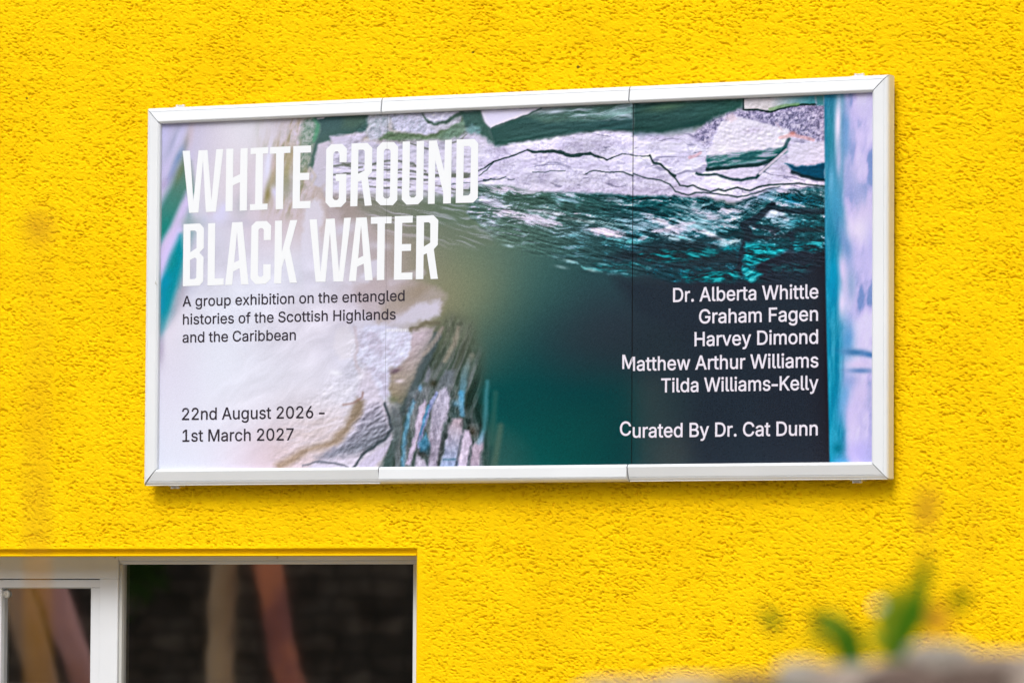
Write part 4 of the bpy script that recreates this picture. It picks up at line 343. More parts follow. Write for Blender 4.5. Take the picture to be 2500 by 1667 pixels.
    sel, a = pmask([(1820,590),(1900,600),(1915,608),(1880,630),(1830,650),(1812,640)],6,3); TX(sel, a*.9, strata(sel,8,26,5,151,.4), .34,.66,[(36,60,66),(26,110,120),(60,176,188)])
    sel, a = pmask([(1812,650),(1830,655),(1860,668),(1835,690),(1815,680)],5,2.5); TX(sel, a*.9, strata(sel,-30,24,5,152,.4), .3,.66,[(28,80,90),(30,140,152),(80,180,190)])
    sel, a = pmask([(1930,596),(2010,585),(1990,612),(1940,612)],6,3); TX(sel, a*.75, strata(sel,8,24,5,153,.4), .38,.66,[(40,56,64),(26,106,118),(70,176,190)])
    sel, a = pmask([(1560,612),(1750,606),(1760,626),(1640,640),(1560,632)],9,3); TX(sel, a*.65, strata(sel,4,34,6,154,.4), .46,.7,[(42,56,62),(28,100,108),(50,160,168)])
    sel, a = pmask([(1660,664),(1800,656),(1806,680),(1740,692),(1670,684)],7,3); TX(sel, a*.75, strata(sel,4,26,5,155,.4), .42,.68,[(42,54,62),(24,104,112),(60,170,178)])
    sel, a = pmask([(1440,640),(1560,640),(1600,652),(1540,672),(1450,662)],9,3); TX(sel, a*.6, strata(sel,10,30,5,156,.4), .44,.7,[(48,76,82),(44,120,128),(120,180,196)])
    sel, a = pmask([(1880,645),(1990,645),(1960,668),(1880,665)],9,3); TX(sel, a*.4, strata(sel,4,22,5,157,.4), .46,.7,[(42,50,60),(36,90,98),(60,130,140)])
    for x, y in ((1240,600),(1390,637),(1370,652),(1445,660)): B(x, y, 14, 3.5, 12, (150,176,180), .6)
    relief([(800,350),(1200,340),(1480,320),(1640,330),(1800,300),(2014,340),(2016,460),(1800,490),(1500,474),(1170,470),(800,490)],10,4,13,6,401,.032)
    relief([(895,280),(1070,272),(1180,300),(1175,345),(905,345),(800,400),(760,450)],8,-10,14,8,411,.05)
    relief([(1690,330),(1740,290),(1810,250),(2012,235),(2014,350),(1720,360)],8,0,8,6,421,.03)
    relief([(1300,270),(1546,252),(1815,242),(1740,288),(1546,325),(1210,355)],10,-6,40,8,431,.05)
    relief(E1, 10, 14, 26, 4.5, 441, .09)
    # ---- right-hand blurred strip
    P([(2012,228),(2140,222),(2140,1140),(2026,1140),(2023,1000),(2018,800),(2014,560),(2014,400)],(70,128,154),3,1,c2=(28,136,166),ax=((2030,300),(2040,1000)))
    P([(2058,215),(2145,215),(2145,1150),(2070,1150),(2060,1000),(2060,900),(2068,800),(2052,740),(2056,640),(2066,560),(2054,480),(2060,400),(2066,300)],(190,184,228),20,1,0,3.)
    sel, a = pmask([(2066,215),(2145,215),(2145,1150),(2072,1150),(2064,900),(2066,640)],16,2)
    TX(sel, a*.75, .6*fbm(U[sel]/26,V[sel]/80,501,4,.55)+.4*fbm(U[sel]/60,V[sel]/90,505,2), .34,.64,[(112,138,188),(160,164,212),(190,184,230),(208,200,238),(218,212,242)])
    sel, a = pmask([(2014,228),(2060,225),(2056,640),(2064,1145),(2026,1145),(2016,600)],5); TX(sel, a*.35, fbm(U[sel]/9,V[sel]/60,511,4,.55), .32,.68,[(34,104,134),(70,136,162),(112,170,200)])
    for x, y, rx, ry, an, c, o in ((2046,300,7,70,2,(222,216,242),.95),(2048,390,6,50,2,(180,184,220),.7),(2066,330,8,60,0,(112,152,196),.8),(2026,330,7,60,0,(66,136,156),.6),(2030,440,7,40,0,(120,172,206),.7),(2040,500,12,60,0,(84,150,186),.6),(2066,600,12,60,-14,(120,150,194),.8),
        (2058,660,8,40,-6,(204,196,232),.9),(2056,740,8,36,0,(214,206,238),.9),(2034,690,10,70,0,(16,138,176),.6),(2078,690,10,50,0,(146,166,204),.7),(2100,330,24,30,0,(210,200,240),.6),(2090,420,20,50,0,(198,192,230),.6),(2110,520,26,50,0,(206,196,232),.7),(2095,560,20,30,0,(222,214,240),.7),
        (2128,620,12,60,0,(188,184,232),.7),(2100,640,20,30,0,(196,190,234),.7),(2095,800,18,24,0,(212,206,240),.8),(2070,830,14,50,0,(96,150,196),.7),(2086,860,26,9,4,(88,130,172),.85),(2124,866,18,7,12,(96,132,180),.8),(2098,890,20,9,0,(206,196,232),.9),(2100,905,26,7,0,(106,136,182),.8),
        (2080,930,16,20,0,(150,160,208),.7),(2110,960,26,40,0,(202,192,232),.7),(2060,980,12,50,10,(110,160,206),.7),(2080,1010,16,40,0,(196,188,232),.6),(2048,1094,12,14,0,(16,110,130),.9),(2052,1130,14,16,0,(96,160,206),.8),(2100,1100,30,30,0,(188,182,236),.8),(2105,270,30,20,0,(198,190,232),.6)):
        B(x, y, rx*1.25, ry, an, c, min(1, o*1.25))
    # ---- pale rocks, lower left
    P([(745,500),(770,482),(788,500),(790,530),(778,570),(772,640),(765,700),(745,720),(735,640),(738,560)],(218,214,232),8,.7,3)
    P([(800,500),(830,520),(840,560),(800,570)],(206,194,208),14,.5,3); P([(845,690),(880,680),(900,640),(930,630),(935,660),(900,690),(870,700)],(214,210,228),8,.7,3); B(840,560,34,14,-20,(206,204,224),.6); B(925,600,30,10,5,(204,198,214),.6)
    P([(860,690),(1000,680),(1060,700),(1090,720),(1075,760),(960,790),(920,790),(900,770),(870,740)],(182,168,172),12,.55,3)
    P([(930,748),(985,705),(1030,690),(1050,700),(1020,735),(985,755),(925,790)],(146,134,120),14,.6,2,c2=(170,158,152),ax=((1010,700),(940,780)))
    P([(985,762),(1020,742),(1075,734),(1075,770),(1040,782),(990,790),(950,790)],(202,196,212),8,.9,3)
    S([(1002,804),(1020,802),(1040,788),(1072,790)],8,(122,116,104),5,.8,1.5); S([(955,690),(1000,672),(1030,665)],14,(196,186,198),8,.5)
    P([(890,800),(930,792),(995,812),(1010,830),(1000,870),(975,890),(950,895),(950,950),(945,990),(925,965),(905,930),(890,880),(870,860)],(210,208,232),7,.95,4)
    sel, a = pmask([(860,800),(1010,812),(1005,870),(955,900),(950,985),(890,900)],8,3); TX(sel, a*.5, fbm(U[sel]/20,V[sel]/20,201,5,.6), .3,.7,[(182,172,190),(208,204,226),(226,226,246)])
    P([(820,800),(850,790),(870,830),(862,870),(830,880),(812,850)],(228,222,234),9,.6,3); S([(865,800),(872,840),(866,880),(880,910)],5,(196,182,192),5,.5,2)
    P([(1005,808),(1062,800),(1055,850),(1030,900),(1005,960),(985,985),(962,978),(950,950),(952,905),(975,890),(1000,868)],(192,178,190),7,.95,3,c2=(150,140,128),ax=((1030,830),(965,960)))
    B(965,905,14,6,-20,(112,96,112),.7); B(975,930,12,5,0,(206,194,204),.8); B(960,975,14,10,0,(120,122,104),.8)
    # shards, bottom centre
    sh = [(1066,800),(1100,770),(1150,790),(1172,870),(1168,960),(1195,1150),(945,1150),(958,1020),(985,985),(1010,940),(1035,870)]
    P(sh,(98,102,88),34,.85,2,c2=(44,60,58),ax=((1090,820),(1075,1010)))
    sel, a = pmask(sh, 20, 2); u = U[sel]; v = V[sel]
    uu = u+(v-960)*.40*(1-smooth(960,1060,v))+(fbm(u/60,v/60,211,2)-.5)*14
    TX(sel, a*(.18+.4*smooth(820,960,v)), fbm(uu/12, v/170, 221, 3, .5), .32, .68, [(38,50,46),(62,76,72),(96,106,106),(136,138,146)])
    S([(986,1005),(1028,906),(1068,820)],15,(84,94,98),8,.8,1.5)
    S([(1034,866),(1066,826),(1080,800)],9,(160,150,146),6,.7,1,.5); S([(1086,880),(1108,840),(1120,800)],9,(146,140,130),7,.7,1,.5); S([(1060,900),(1086,850)],7,(70,78,70),5,.7,1,.5); S([(1110,900),(1135,840)],8,(78,84,74),6,.6,1,.5)
    P([(1034,930),(1047,893),(1053,911),(1045,934)],(130,132,142),5,.9,1); P([(1064,950),(1087,904),(1109,904),(1104,938),(1087,944)],(112,118,126),7,.85,1.5)
    S([(1126,975),(1135,906),(1152,868)],13,(100,146,170),8,.8,1,.3,c2=(120,124,116)); S([(1128,1010),(1126,960)],10,(92,150,184),6,.8,1)
    B(1058,936,10,9,0,(58,58,48),.8); B(1153,1052,11,14,-20,(62,58,48),.85); B(1110,1010,10,16,0,(52,74,74),.7); B(1115,985,10,8,0,(110,158,184),.7); B(1026,948,5,8,0,(130,170,206),.9)
    P([(1055,991),(1074,950),(1090,944),(1099,970),(1093,1013),(1080,1056),(1068,1150),(1046,1150),(1049,1045)],(184,180,202),5,1,2.,c2=(164,156,176),ax=((1055,960),(1075,1100)))
    P([(1092,1056),(1103,1024),(1127,1022),(1130,1056),(1119,1150),(1072,1150)],(176,160,172),6,1,2.,c2=(158,172,208),ax=((1110,1030),(1095,1130)))
    P([(1127,1068),(1135,1048),(1147,1050),(1152,1078),(1141,1150),(1116,1150)],(206,192,216),5,1,1.5); P([(1151,1090),(1173,1068),(1180,1082),(1166,1150),(1145,1150)],(176,160,178),6,.95,1.5)
    P([(1007,1077),(1023,997),(1036,974),(1041,991),(1029,1045),(1002,1131),(990,1131)],(184,172,196),4,1,2.)
    P([(983,1056),(993,1013),(1009,974),(1014,981),(1002,1018),(992,1077),(987,1150),(979,1150)],(104,150,176),5,.85,1.5)
    S([(1021,1090),(1036,1030),(1050,991),(1066,958)],8,(138,146,188),4,.9,1.2,.4); S([(1026,1060),(1038,1015),(1046,990)],4,(70,140,176),4,.7,1.,.4)
    P([(1023,1082),(1039,1056),(1050,1082),(1045,1109),(1025,1104)],(72,128,158),5,.95,1.5); B(1034,1108,16,9,5,(44,50,48),.9); B(1046,1098,6,14,10,(50,64,66),.7)
    P([(1008,1150),(1018,1112),(1036,1122),(1046,1150)],(192,184,204),5,.9,1.5); S([(1066,1150),(1078,1090),(1093,1040)],7,(56,62,64),5,.75,1.5,.5); S([(1084,1120),(1112,1122)],3,(66,104,124),4,.7,1); S([(1110,1150),(1122,1100),(1128,1064)],5,(72,78,86),4,.7,1,.5); S([(1140,1150),(1150,1090)],5,(64,72,76),5,.7,1,.5)
    S([(1190,932),(1182,1045),(1168,1080)],7,(84,140,150),8,.6,.8,.4); B(1176,1070,6,14,10,(150,176,206),.7); S([(1210,960),(1200,1080)],9,(70,104,96),9,.4); S([(1222,1040),(1205,1150)],10,(96,112,100),10,.5)
    sel, a = pmask([(1000,950),(1110,940),(1180,1060),(1180,1150),(975,1150)],14,2); TX(sel, a*.22, fbm(U[sel]/9,V[sel]/13,251,4,.65), .32,.68,[(96,96,108),(160,156,172),(220,214,232)])
    # boulder
    P([(880,900),(905,905),(930,965),(944,1010),(957,1045),(955,1075),(936,1100),(900,1120),(870,1150),(740,1150),(800,1105),(850,1060),(872,1010),(870,975)],(208,200,218),8,.95,2)
    P([(955,992),(980,1008),(984,1040),(966,1100),(948,1150),(925,1150),(948,1100),(962,1056)],(112,116,122),7,.9,2,c2=(78,94,94),ax=((965,1000),(940,1140)))
    P([(945,1085),(956,1070),(940,1110),(905,1150),(866,1150),(890,1120)],(196,188,212),5,.9,2)
    P([(886,1000),(925,985),(944,1020),(955,1050),(940,1080),(900,1100),(850,1110),(800,1118),(770,1118),(830,1085),(866,1050)],(170,164,182),14,.85,2,c2=(104,110,120),ax=((880,1000),(930,1085)))
    P([(872,972),(889,980),(882,1012),(856,1046),(838,1072),(800,1094),(755,1104),(720,1128),(680,1150),(668,1134),(740,1092),(800,1074),(838,1040),(860,992)],(134,120,104),10,.85,2,c2=(170,150,136),ax=((870,980),(700,1130)))
    S([(938,985),(948,1013),(957,1045),(938,1073),(900,1098),(884,1112),(862,1142)],4.5,(70,78,84),5,.85,1.2,.4)
    S([(740,1136),(780,1126),(820,1132),(850,1140)],4,(96,100,110),4,.6,1.5,.5); S([(838,988),(862,984),(884,970),(886,958)],3,(150,124,118),4,.6)
    sel, a = pmask([(690,1040),(860,985),(860,1010),(820,1070),(760,1095),(660,1120)],24,3); TX(sel, a*.28, strata(sel,-16,50,9,181,.4), .3,.7,[(192,176,176),(220,206,216),(232,224,238)])
    B(820,910,14,6,10,(240,238,250),.7); B(880,918,10,16,30,(236,232,246),.6); B(845,955,26,14,-20,(230,226,240),.5)
    relief([(886,990),(925,980),(950,1020),(957,1050),(900,1108),(800,1120),(840,1080)],10,-32,18,5,471,.09)
    relief([(860,800),(1062,800),(1005,960),(960,1145),(660,1145),(700,1010),(840,900)],16,-20,16,9,451,.028)
    relief(sh, 12, 80, 30, 14, 461, .035)
    sel, a = pmask([(640,820),(760,760),(880,780),(890,900),(860,980),(700,1060),(560,1120),(520,1000)],50,3)
    t_ = strata(sel, -32, 90, 26, 541, .8, 5)-.5; I[sel] *= (1+a*.13*t_)[:, None]
    sel, a = pmask([(480,600),(880,640),(900,800),(640,840),(470,760)],50,3); t_ = fbm(U[sel]/60, V[sel]/40, 551, 4)-.5; I[sel] *= (1+a*.14*t_)[:, None]
    # strip of white print marks, film grain
    P([(941,803),(996,802),(996,809),(941,810)],(236,232,240),1,.35)
    for k in range(11): S([(941+5.5*k,803),(941+5.5*k,810)],.8,(240,238,246),.6,.6)
    # creamy veil of blur over the upper left of the print and a little print grain
    rng = np.random.default_rng(4); g = rng.normal(0, 1, shp).astype(np.float32)
    lum = I.mean(-1); I *= (1+.035*g*(1.1-lum))[..., None]
    def blur(A, r):                                # box blur, for local contrast
        for ax in (0, 1):
            P_ = np.concatenate([np.repeat(A.take([0], ax), r+1, ax), A, np.repeat(A.take([-1], ax), r, ax)], ax); c = np.cumsum(P_, ax, dtype=np.float64)
            n = A.shape[ax]; A = ((c.take(range(2*r+1, 2*r+1+n), ax)-c.take(range(0, n), ax))/(2*r+1)).astype(np.float32)
        return A
    I = I+.36*(I-blur(blur(I, 3), 3))+.18*(I-blur(blur(I, 22), 22))
    m = I.mean(-1, keepdims=True); I = m+(I-m)*1.13; I = I+.10*(I-.52)*(1-np.abs(2*I-1))
    return np.clip(I, 0, 1)
# ---------------------------------------------------------------- materials
def yellow_mat(name, rough, fine):
    m = noise_mat(name, [(.3, (.865, .525, .0011)), (.5, (.91, .572, .0013)), (.72, (.93, .598, .0018))], 3.2, rough, 5, fine, 420, spec=.06)
    return m
def specks(m, scale, size, col, amount=.9):
    """scattered small dirt spots"""
    n, l, b = nodes(m); src = b.inputs['Base Color'].links[0].from_socket
    tc = n.new('ShaderNodeTexCoord'); v = n.new('ShaderNodeTexVoronoi'); v.inputs['Scale'].default_value = scale; l.new(tc.outputs['Object'], v.inputs['Vector'])
    r = n.new('ShaderNodeMapRange'); r.inputs['From Min'].default_value = size*.6; r.inputs['From Max'].default_value = size; r.inputs['To Min'].default_value = amount; r.inputs['To Max'].default_value = 0
    l.new(v.outputs['Distance'], r.inputs[0]); mx = n.new('ShaderNodeMixRGB'); l.new(r.outputs[0], mx.inputs[0]); l.new(src, mx.inputs[1]); mx.inputs[2].default_value = (*col, 1); l.new(mx.outputs[0], b.inputs['Base Color'])
M_render = yellow_mat('yellow_roughcast', .85, .35); specks(M_render, 4.5, .026, (.12, .06, .01))
M_smooth = yellow_mat('yellow_smooth_plaster', .6, .08)
M_frame = noise_mat('white_powder_coat', [(.35, (.70, .725, .755)), (.65, (.73, .755, .785))], 5, .28, 4, .02, 300, spec=.5)
specks(M_frame, 9, .022, (.25, .24, .22), .7)
M_upvc = noise_mat('white_upvc', [(.3, (.68, .70, .735)), (.7, (.73, .75, .785))], 6, .22, 4, .0, spec=.5)
M_bead = material('grey_glazing_bead', (.5, .5, .48), .4, .4)
M_alu = material('clip_aluminium', (.82, .82, .83), .3, .5, .6)
M_dark = material('dark_tray', (.02, .02, .022), .8, .2)
M_room = material('unlit_room', (.015, .014, .013), .9, .1)
M_white_ink = material('white_ink', (.765, .79, .825), .35, .25)
M_dark_ink = material('charcoal_ink', (.026, .020, .030), .45, .25)
M_pale_ink = material('pale_ink', (.70, .665, .76), .35, .25)

# ---------------------------------------------------------------- building: roughcast wall with a window opening
building = empty('building', (0, .05, 0))
tag(building, 'bright yellow roughcast building wall carrying the white framed poster and a white window', 'building')
OX1, OZ1 = -.3009, ZB-.7361              # right edge and head of the opening
OX0, OZ0 = -2.75, ZB-1.95
BAND = ZB-.7186                          # lower edge of the roughcast above the smooth head band
YW = .05                                 # mean plane of the wall face
def graded(lo, d0, d1, hi, step, grow=1.12, snaps=()):
    c = list(np.arange(d0, d1, step)); s = step; x = d0; left = []
    while x > lo: s = min(s*1.03, .009) if x > d0-1.1 else min(s*grow, .25); x -= s; left.append(x)
    s = step; x = c[-1]; right = []
    while x < hi: s = min(s*1.03, .009) if x < d1+1.1 else min(s*grow, .25); x += s; right.append(x)
    g = np.array(left[::-1]+c+right)
    for q in snaps: g[np.argmin(abs(g-q))] = q
    return g
gx = graded(-8, -1.85, 1.66, 8, .0020, snaps=(OX1, OX0)); gz = graded(0.0, ZB-1.15, ZB+.95, ZB+3.2, .00165, snaps=(OZ1, BAND, OZ0)); gz[0] = 0
X, Z = np.meshgrid(gx, gz)
def roughcast(X, Z):
    wx = (fbm(X/.025, Z/.025, 301, 2)-.5)*.008; wz = (fbm(X/.025, Z/.025, 305, 2)-.5)*.008
    u, v = X+wx, Z+wz+X*.12
    a = fbm(u/.0105, v/.0068, 311, 3, .55)                 # low lumps
    n = vnoise(u/.0074+7, v/.0043, 321)*.6+vnoise(u/.0056, v/.0038+3, 327)*.4    # small pits under the lumps
    patch = .70+.5*smooth(.3, .7, fbm(X/.09, Z/.06, 331, 3))
    pit = smooth(.54, .76, n)*(.35+.65*smooth(.64, .42, a))
    mid = fbm(X/.045, Z/.028, 345, 2)-.5
    return (.0032*(a-.5)-.0047*pit)*patch+.0018*mid+.003*(fbm(X/.3, Z/.3, 341, 2)-.5)
H = roughcast(X, Z).astype(np.float32)
edge_r = np.where(Z < OZ1+.02, X-OX1, 9.)                    # distance right of the opening
near = smooth(.004, .055, edge_r+.03*(fbm(X/.06, Z/.05, 351, 3)-.5))
above = np.where((X < OX1+.01), smooth(BAND-.0005, BAND+.012, Z), 1.0)
H = H*np.where(X > OX1-.001, near*.97+.03, 1.0)*np.where((Z < BAND+.05) & (X < OX1+.02), above, 1.0)
H = np.where((X <= OX1+.001) & (Z <= BAND+.0008), -.0035, H+np.where((X < OX1) & (Z < BAND+.02), .0025*smooth(BAND+.02, BAND+.004, Z), 0))
H = H-.009*(1-np.clip(edge_r/.012, 0, 1))**2*(np.where(edge_r < 9, 1, 0))  # arris of the jamb is rounded
H = np.where((Z < ZB+2.0) & (Z > ZB-2.2) & (X > -2.9) & (X < 2.7), H, H*.6)
nx, nz = len(gx), len(gz)
co = np.empty((nz*nx, 3), np.float32); co[:, 0] = X.ravel(); co[:, 1] = (-H).ravel(); co[:, 2] = Z.ravel()
ii, jj = np.meshgrid(np.arange(nx-1), np.arange(nz-1)); ii = ii.ravel(); jj = jj.ravel()
cxm = (gx[ii]+gx[ii+1])/2; czm = (gz[jj]+gz[jj+1])/2
keep = ~((cxm > OX0) & (cxm < OX1) & (czm > OZ0) & (czm < OZ1))
ii, jj = ii[keep], jj[keep]
quads = np.stack([jj*nx+ii, jj*nx+ii+1, (jj+1)*nx+ii+1, (jj+1)*nx+ii], 1).astype(np.int32)
def grid_mesh(name, co, quads):
    used = np.zeros(len(co), bool); used[quads.ravel()] = True; remap = np.cumsum(used)-1
    co = co[used]; quads = remap[quads].astype(np.int32)
    me = bpy.data.meshes.new(name); me.vertices.add(len(co)); me.vertices.foreach_set('co', co.ravel().astype(np.float32))
    me.loops.add(quads.size); me.loops.foreach_set('vertex_index', quads.ravel())
    me.polygons.add(len(quads)); me.polygons.foreach_set('loop_start', np.arange(0, quads.size, 4, dtype=np.int32))
    me.update(calc_edges=True); return me, used
me, _ = grid_mesh('roughcast_wall', co, quads)
link('roughcast_wall', me, M_render, building, True)
bm = bmesh.new()                           # body of the wall round the opening, and smooth plaster returns
for x0, x1, z0, z1 in ((-8, OX0-.002, 0, ZB+3.2), (OX1+.004, 8, 0, ZB+3.2), (OX0-.002, OX1+.004, OZ1+.004, ZB+3.2), (OX0-.002, OX1+.004, 0, OZ0-.004)):
    box(bm, x0, x1, .030, .36, z0, z1)
bm_obj('wall_core', bm, M_smooth, building)
DW = .050                                 # how much deeper than the plaster the window sits
bm = bmesh.new()
box(bm, OX0, OX1, .0045, .09+DW, OZ1+.0005, OZ1+.0045); box(bm, OX1+.0005, OX1+.0045, .014, .09+DW, OZ0, OZ1+.0004)
bm_obj('window_reveal', bm, M_smooth, building)

# ---------------------------------------------------------------- window (part of the building)
yo = lambda y: y-YW+DW                    # building parts sit in the building's own space
wx = lambda px, y: at(px, 1500, y+DW).x
wz = lambda py, y: at(300, py, y+DW).z
bm = bmesh.new(); GT = wz(1377, .14)
W_l0, W_l1 = wx(242, .13), wx(287, .13)     # mullion between the opening light and the fixed light
HB = wz(1412, .13)
box(bm, OX0, W_l1, yo(.13), yo(.19), HB, OZ1+.001, .002)                    # head over the opening light
box(bm, W_l1+.0003, OX1, yo(.131), yo(.19), wz(1368, .13), OZ1+.001, .0015)  # head over the fixed light
box(bm, W_l1+.0003, OX1, yo(.139), yo(.19), GT, wz(1368, .13)-.0002, .002)    # bead under it
box(bm, W_l0, W_l1, yo(.1305), yo(.19), OZ0+.05, HB-.0002, .002)             # mullion
XR = wx(1008.5, .14)
box(bm, XR, OX1+.003, yo(.138), yo(.19), OZ0+.05, GT-.0003, .002)            # bead on the right
box(bm, OX0, OX1, yo(.125), yo(.19), OZ0-.001, OZ0+.0495, .003)              # bottom rail
win = bm_obj('window', bm, M_upvc, building)
bm = bmesh.new()
box(bm, W_l1+.0004, W_l1+.0105, yo(.137), yo(.18), OZ0+.05, GT-.0004, .0015)
bm_obj('glazing_bead', bm, M_bead, win)
bm = bmesh.new(); ST = wz(1414.5, .14); SB = wz(1434, .14); XS = wx(227, .15); XL = wx(9, .15)   # sash of the opening light
box(bm, OX0+.01, W_l0-.0012, yo(.136), yo(.185), SB, ST, .0022)
box(bm, XS, W_l0-.0012, yo(.1362), yo(.185), OZ0+.05, SB-.0002, .0022)
box(bm, XL-.058, XL, yo(.1362), yo(.185), OZ0+.05, SB-.0002, .0022)
bm_obj('sash', bm, M_upvc, win)
bm = bmesh.new(); box(bm, XL+.0002, XS-.0002, yo(.141), yo(.18), SB-.0024, SB-.0003, .0008); bm_obj('glazing_bead', bm, M_bead, win)
# panes: coated double glazing, wavy mirror image over a dark room
m = bpy.data.materials.new('window_glass'); m.use_nodes = True; n = m.node_tree.nodes; l = m.node_tree.links; n.remove(n['Principled BSDF'])
g = n.new('ShaderNodeBsdfGlossy'); g.inputs['Roughness'].default_value = .024; g.inputs['Color'].default_value = (1, 1, 1, 1)
t = n.new('ShaderNodeBsdfTransparent'); t.inputs['Color'].default_value = (.55, .56, .54, 1)
mx = n.new('ShaderNodeMixShader'); mx.inputs[0].default_value = .50
tc = n.new('ShaderNodeTexCoord'); nz_ = n.new('ShaderNodeTexNoise'); nz_.inputs['Scale'].default_value = 7.0; nz_.inputs['Detail'].default_value = 1
bp = n.new('ShaderNodeBump'); bp.inputs['Strength'].default_value = .06; bp.inputs['Distance'].default_value = .0012
l.new(tc.outputs['Object'], nz_.inputs['Vector']); l.new(nz_.outputs[0], bp.inputs['Height']); l.new(bp.outputs[0], g.inputs['Normal'])
l.new(t.outputs[0], mx.inputs[1]); l.new(g.outputs[0], mx.inputs[2]); l.new(mx.outputs[0], n['Material Output'].inputs[0]); M_glass = m
def pane(x0, x1, z0, z1, y):
    bm = bmesh.new(); box(bm, x0, x1, yo(y), yo(y+.0005), z0, z1)
    f = [q for q in bm.faces if q.normal.y > -.5]; bmesh.ops.delete(bm, geom=f, context='FACES_ONLY')
    me = bpy.data.meshes.new('pane'); bm.to_mesh(me); bm.free(); return link('pane', me, M_glass, win)
pane(W_l1+.010, XR+.001, OZ0+.048, GT+.002, .150); pane(XL-.001, XS+.001, OZ0+.048, SB, .155)
bm = bmesh.new(); bmesh.ops.create_cone(bm, cap_ends=True, segments=24, radius1=.0125, radius2=.0095, depth=.008)
bmesh.ops.create_uvsphere(bm, u_segments=12, v_segments=8, radius=.004, matrix=Matrix.Translation((0, 0, .005)))
bmesh.ops.rotate(bm, verts=bm.verts, matrix=Matrix.Rotation(math.pi/2, 3, 'X')); bmesh.ops.translate(bm, verts=bm.verts, vec=(wx(15, .149), yo(.149), wz(1450, .149)))
bm_obj('suction_hook', bm, material('hook_plastic', (.62, .6, .55), .4), win, True)
for px in (281, 677):
    bm = bmesh.new()
    q = at(px, 1361, .129+DW); r = bmesh.ops.create_uvsphere(bm, u_segments=10, v_segments=6, radius=.0035)['verts']
    for v in r: v.co = Vector((q.x+v.co.x, yo(.1295)+v.co.y*.5, q.z+v.co.z))
    bm_obj('screw', bm, M_bead, win, True)
bm = bmesh.new(); box(bm, -2.9, -.1, yo(.30), yo(3.2), .02, OZ1+.5)
for f in bm.faces: f.normal_flip()
f = [q for q in bm.faces if abs(q.calc_center_median().y-yo(.33)) < .01]; bmesh.ops.delete(bm, geom=f, context='FACES_ONLY')
me = bpy.data.meshes.new('room'); bm.to_mesh(me); bm.free(); link('room', me, M_room, building)

# ---------------------------------------------------------------- billboard
HW, HH = 1.1, .49170                       # half size of the visible print
bb = empty('billboard', (0, 0, ZB))
tag(bb, 'wide white framed exhibition poster in three panels on the yellow wall', 'billboard')
FACE = [(0, .002), (0, -.0095), (.0012, -.0118), (.0055, -.0158), (.0075, -.0163), (.0335, -.0125), (.0341, -.0108), (.0351, -.0108), (.0357, -.0120), (.0405, -.0100), (.0435, -.0070), (.0455, -.0022), (.0460, .002), (.0460, .030), (0, .030)]
FLIP = [(0, .002), (0, -.0095), (.0012, -.0118), (.0055, -.0158), (.0075, -.0163), (.0335, -.0168), (.0341, -.0152), (.0351, -.0150), (.0357, -.0158), (.0405, -.0125), (.0435, -.0080), (.0455, -.0022), (.0460, .002), (.0460, .030), (0, .030)]
def rail(side, t0, t1, m0, m1, prof):
    """one length of frame; t along the side, m0/m1 = mitred end"""
    bm = bmesh.new(); ends = []
    for t, m, s in ((t0, m0, -1), (t1, m1, 1)):
        vs = []
        for u, y in prof:
            tt = t+s*u if m else t
            vs.append(bm.verts.new({'top': (tt, y, HH+u), 'bottom': (tt, y, -HH-u), 'left': (-HW-u, y, tt), 'right': (HW+u, y, tt)}[side]))
        ends.append(vs)
    k = len(prof)
    for i in range(k): bm.faces.new((ends[0][i], ends[0][(i+1) % k], ends[1][(i+1) % k], ends[1][i]))
    bm.faces.new(ends[0]); bm.faces.new(ends[1][::-1])
    return bm_obj('frame_rail', bm, M_frame, bb)
BOT = [(u, y+max(0, u-.0075)*.15 if u < .044 else y) for u, y in FACE]
G_ = .0018
for side, prs in (('top', (FACE, FACE, FACE)), ('bottom', (BOT, FLIP, BOT))):
    rail(side, -HW+G_, -.383-G_, True, False, prs[0]); rail(side, -.383+G_, .383-G_, False, False, prs[1]); rail(side, .383+G_, HW-G_, False, True, prs[2])
SIDE = FACE
rail('left', -HH+G_, HH-G_, True, True, SIDE); rail('right', -HH+G_, HH-G_, True, True, SIDE)
bm = bmesh.new(); box(bm, -1.138, 1.138, .0045, .029, -.529, .529); bm_obj('back_tray', bm, M_dark, bb)
for x, s in ((-1.052, 1), (1.049, 1), (-1.057, -1), (1.046, -1)):
    bm = bmesh.new()
    box(bm, x-.017, x+.017, .010, .046, s*.5385-.0018, s*.5385+.0018, .0006); box(bm, x-.014, x+.014, .020, .024, min(s*.5405, s*.546), max(s*.5405, s*.546), .0006)
    for dx in (-.010, .010):
        bmesh.ops.create_cone(bm, cap_ends=True, segments=8, radius1=.0042, radius2=.0038, depth=.006, matrix=Matrix.Translation((x+dx, .0185, s*.5435)))
    bm_obj('bracket', bm, M_alu, bb)
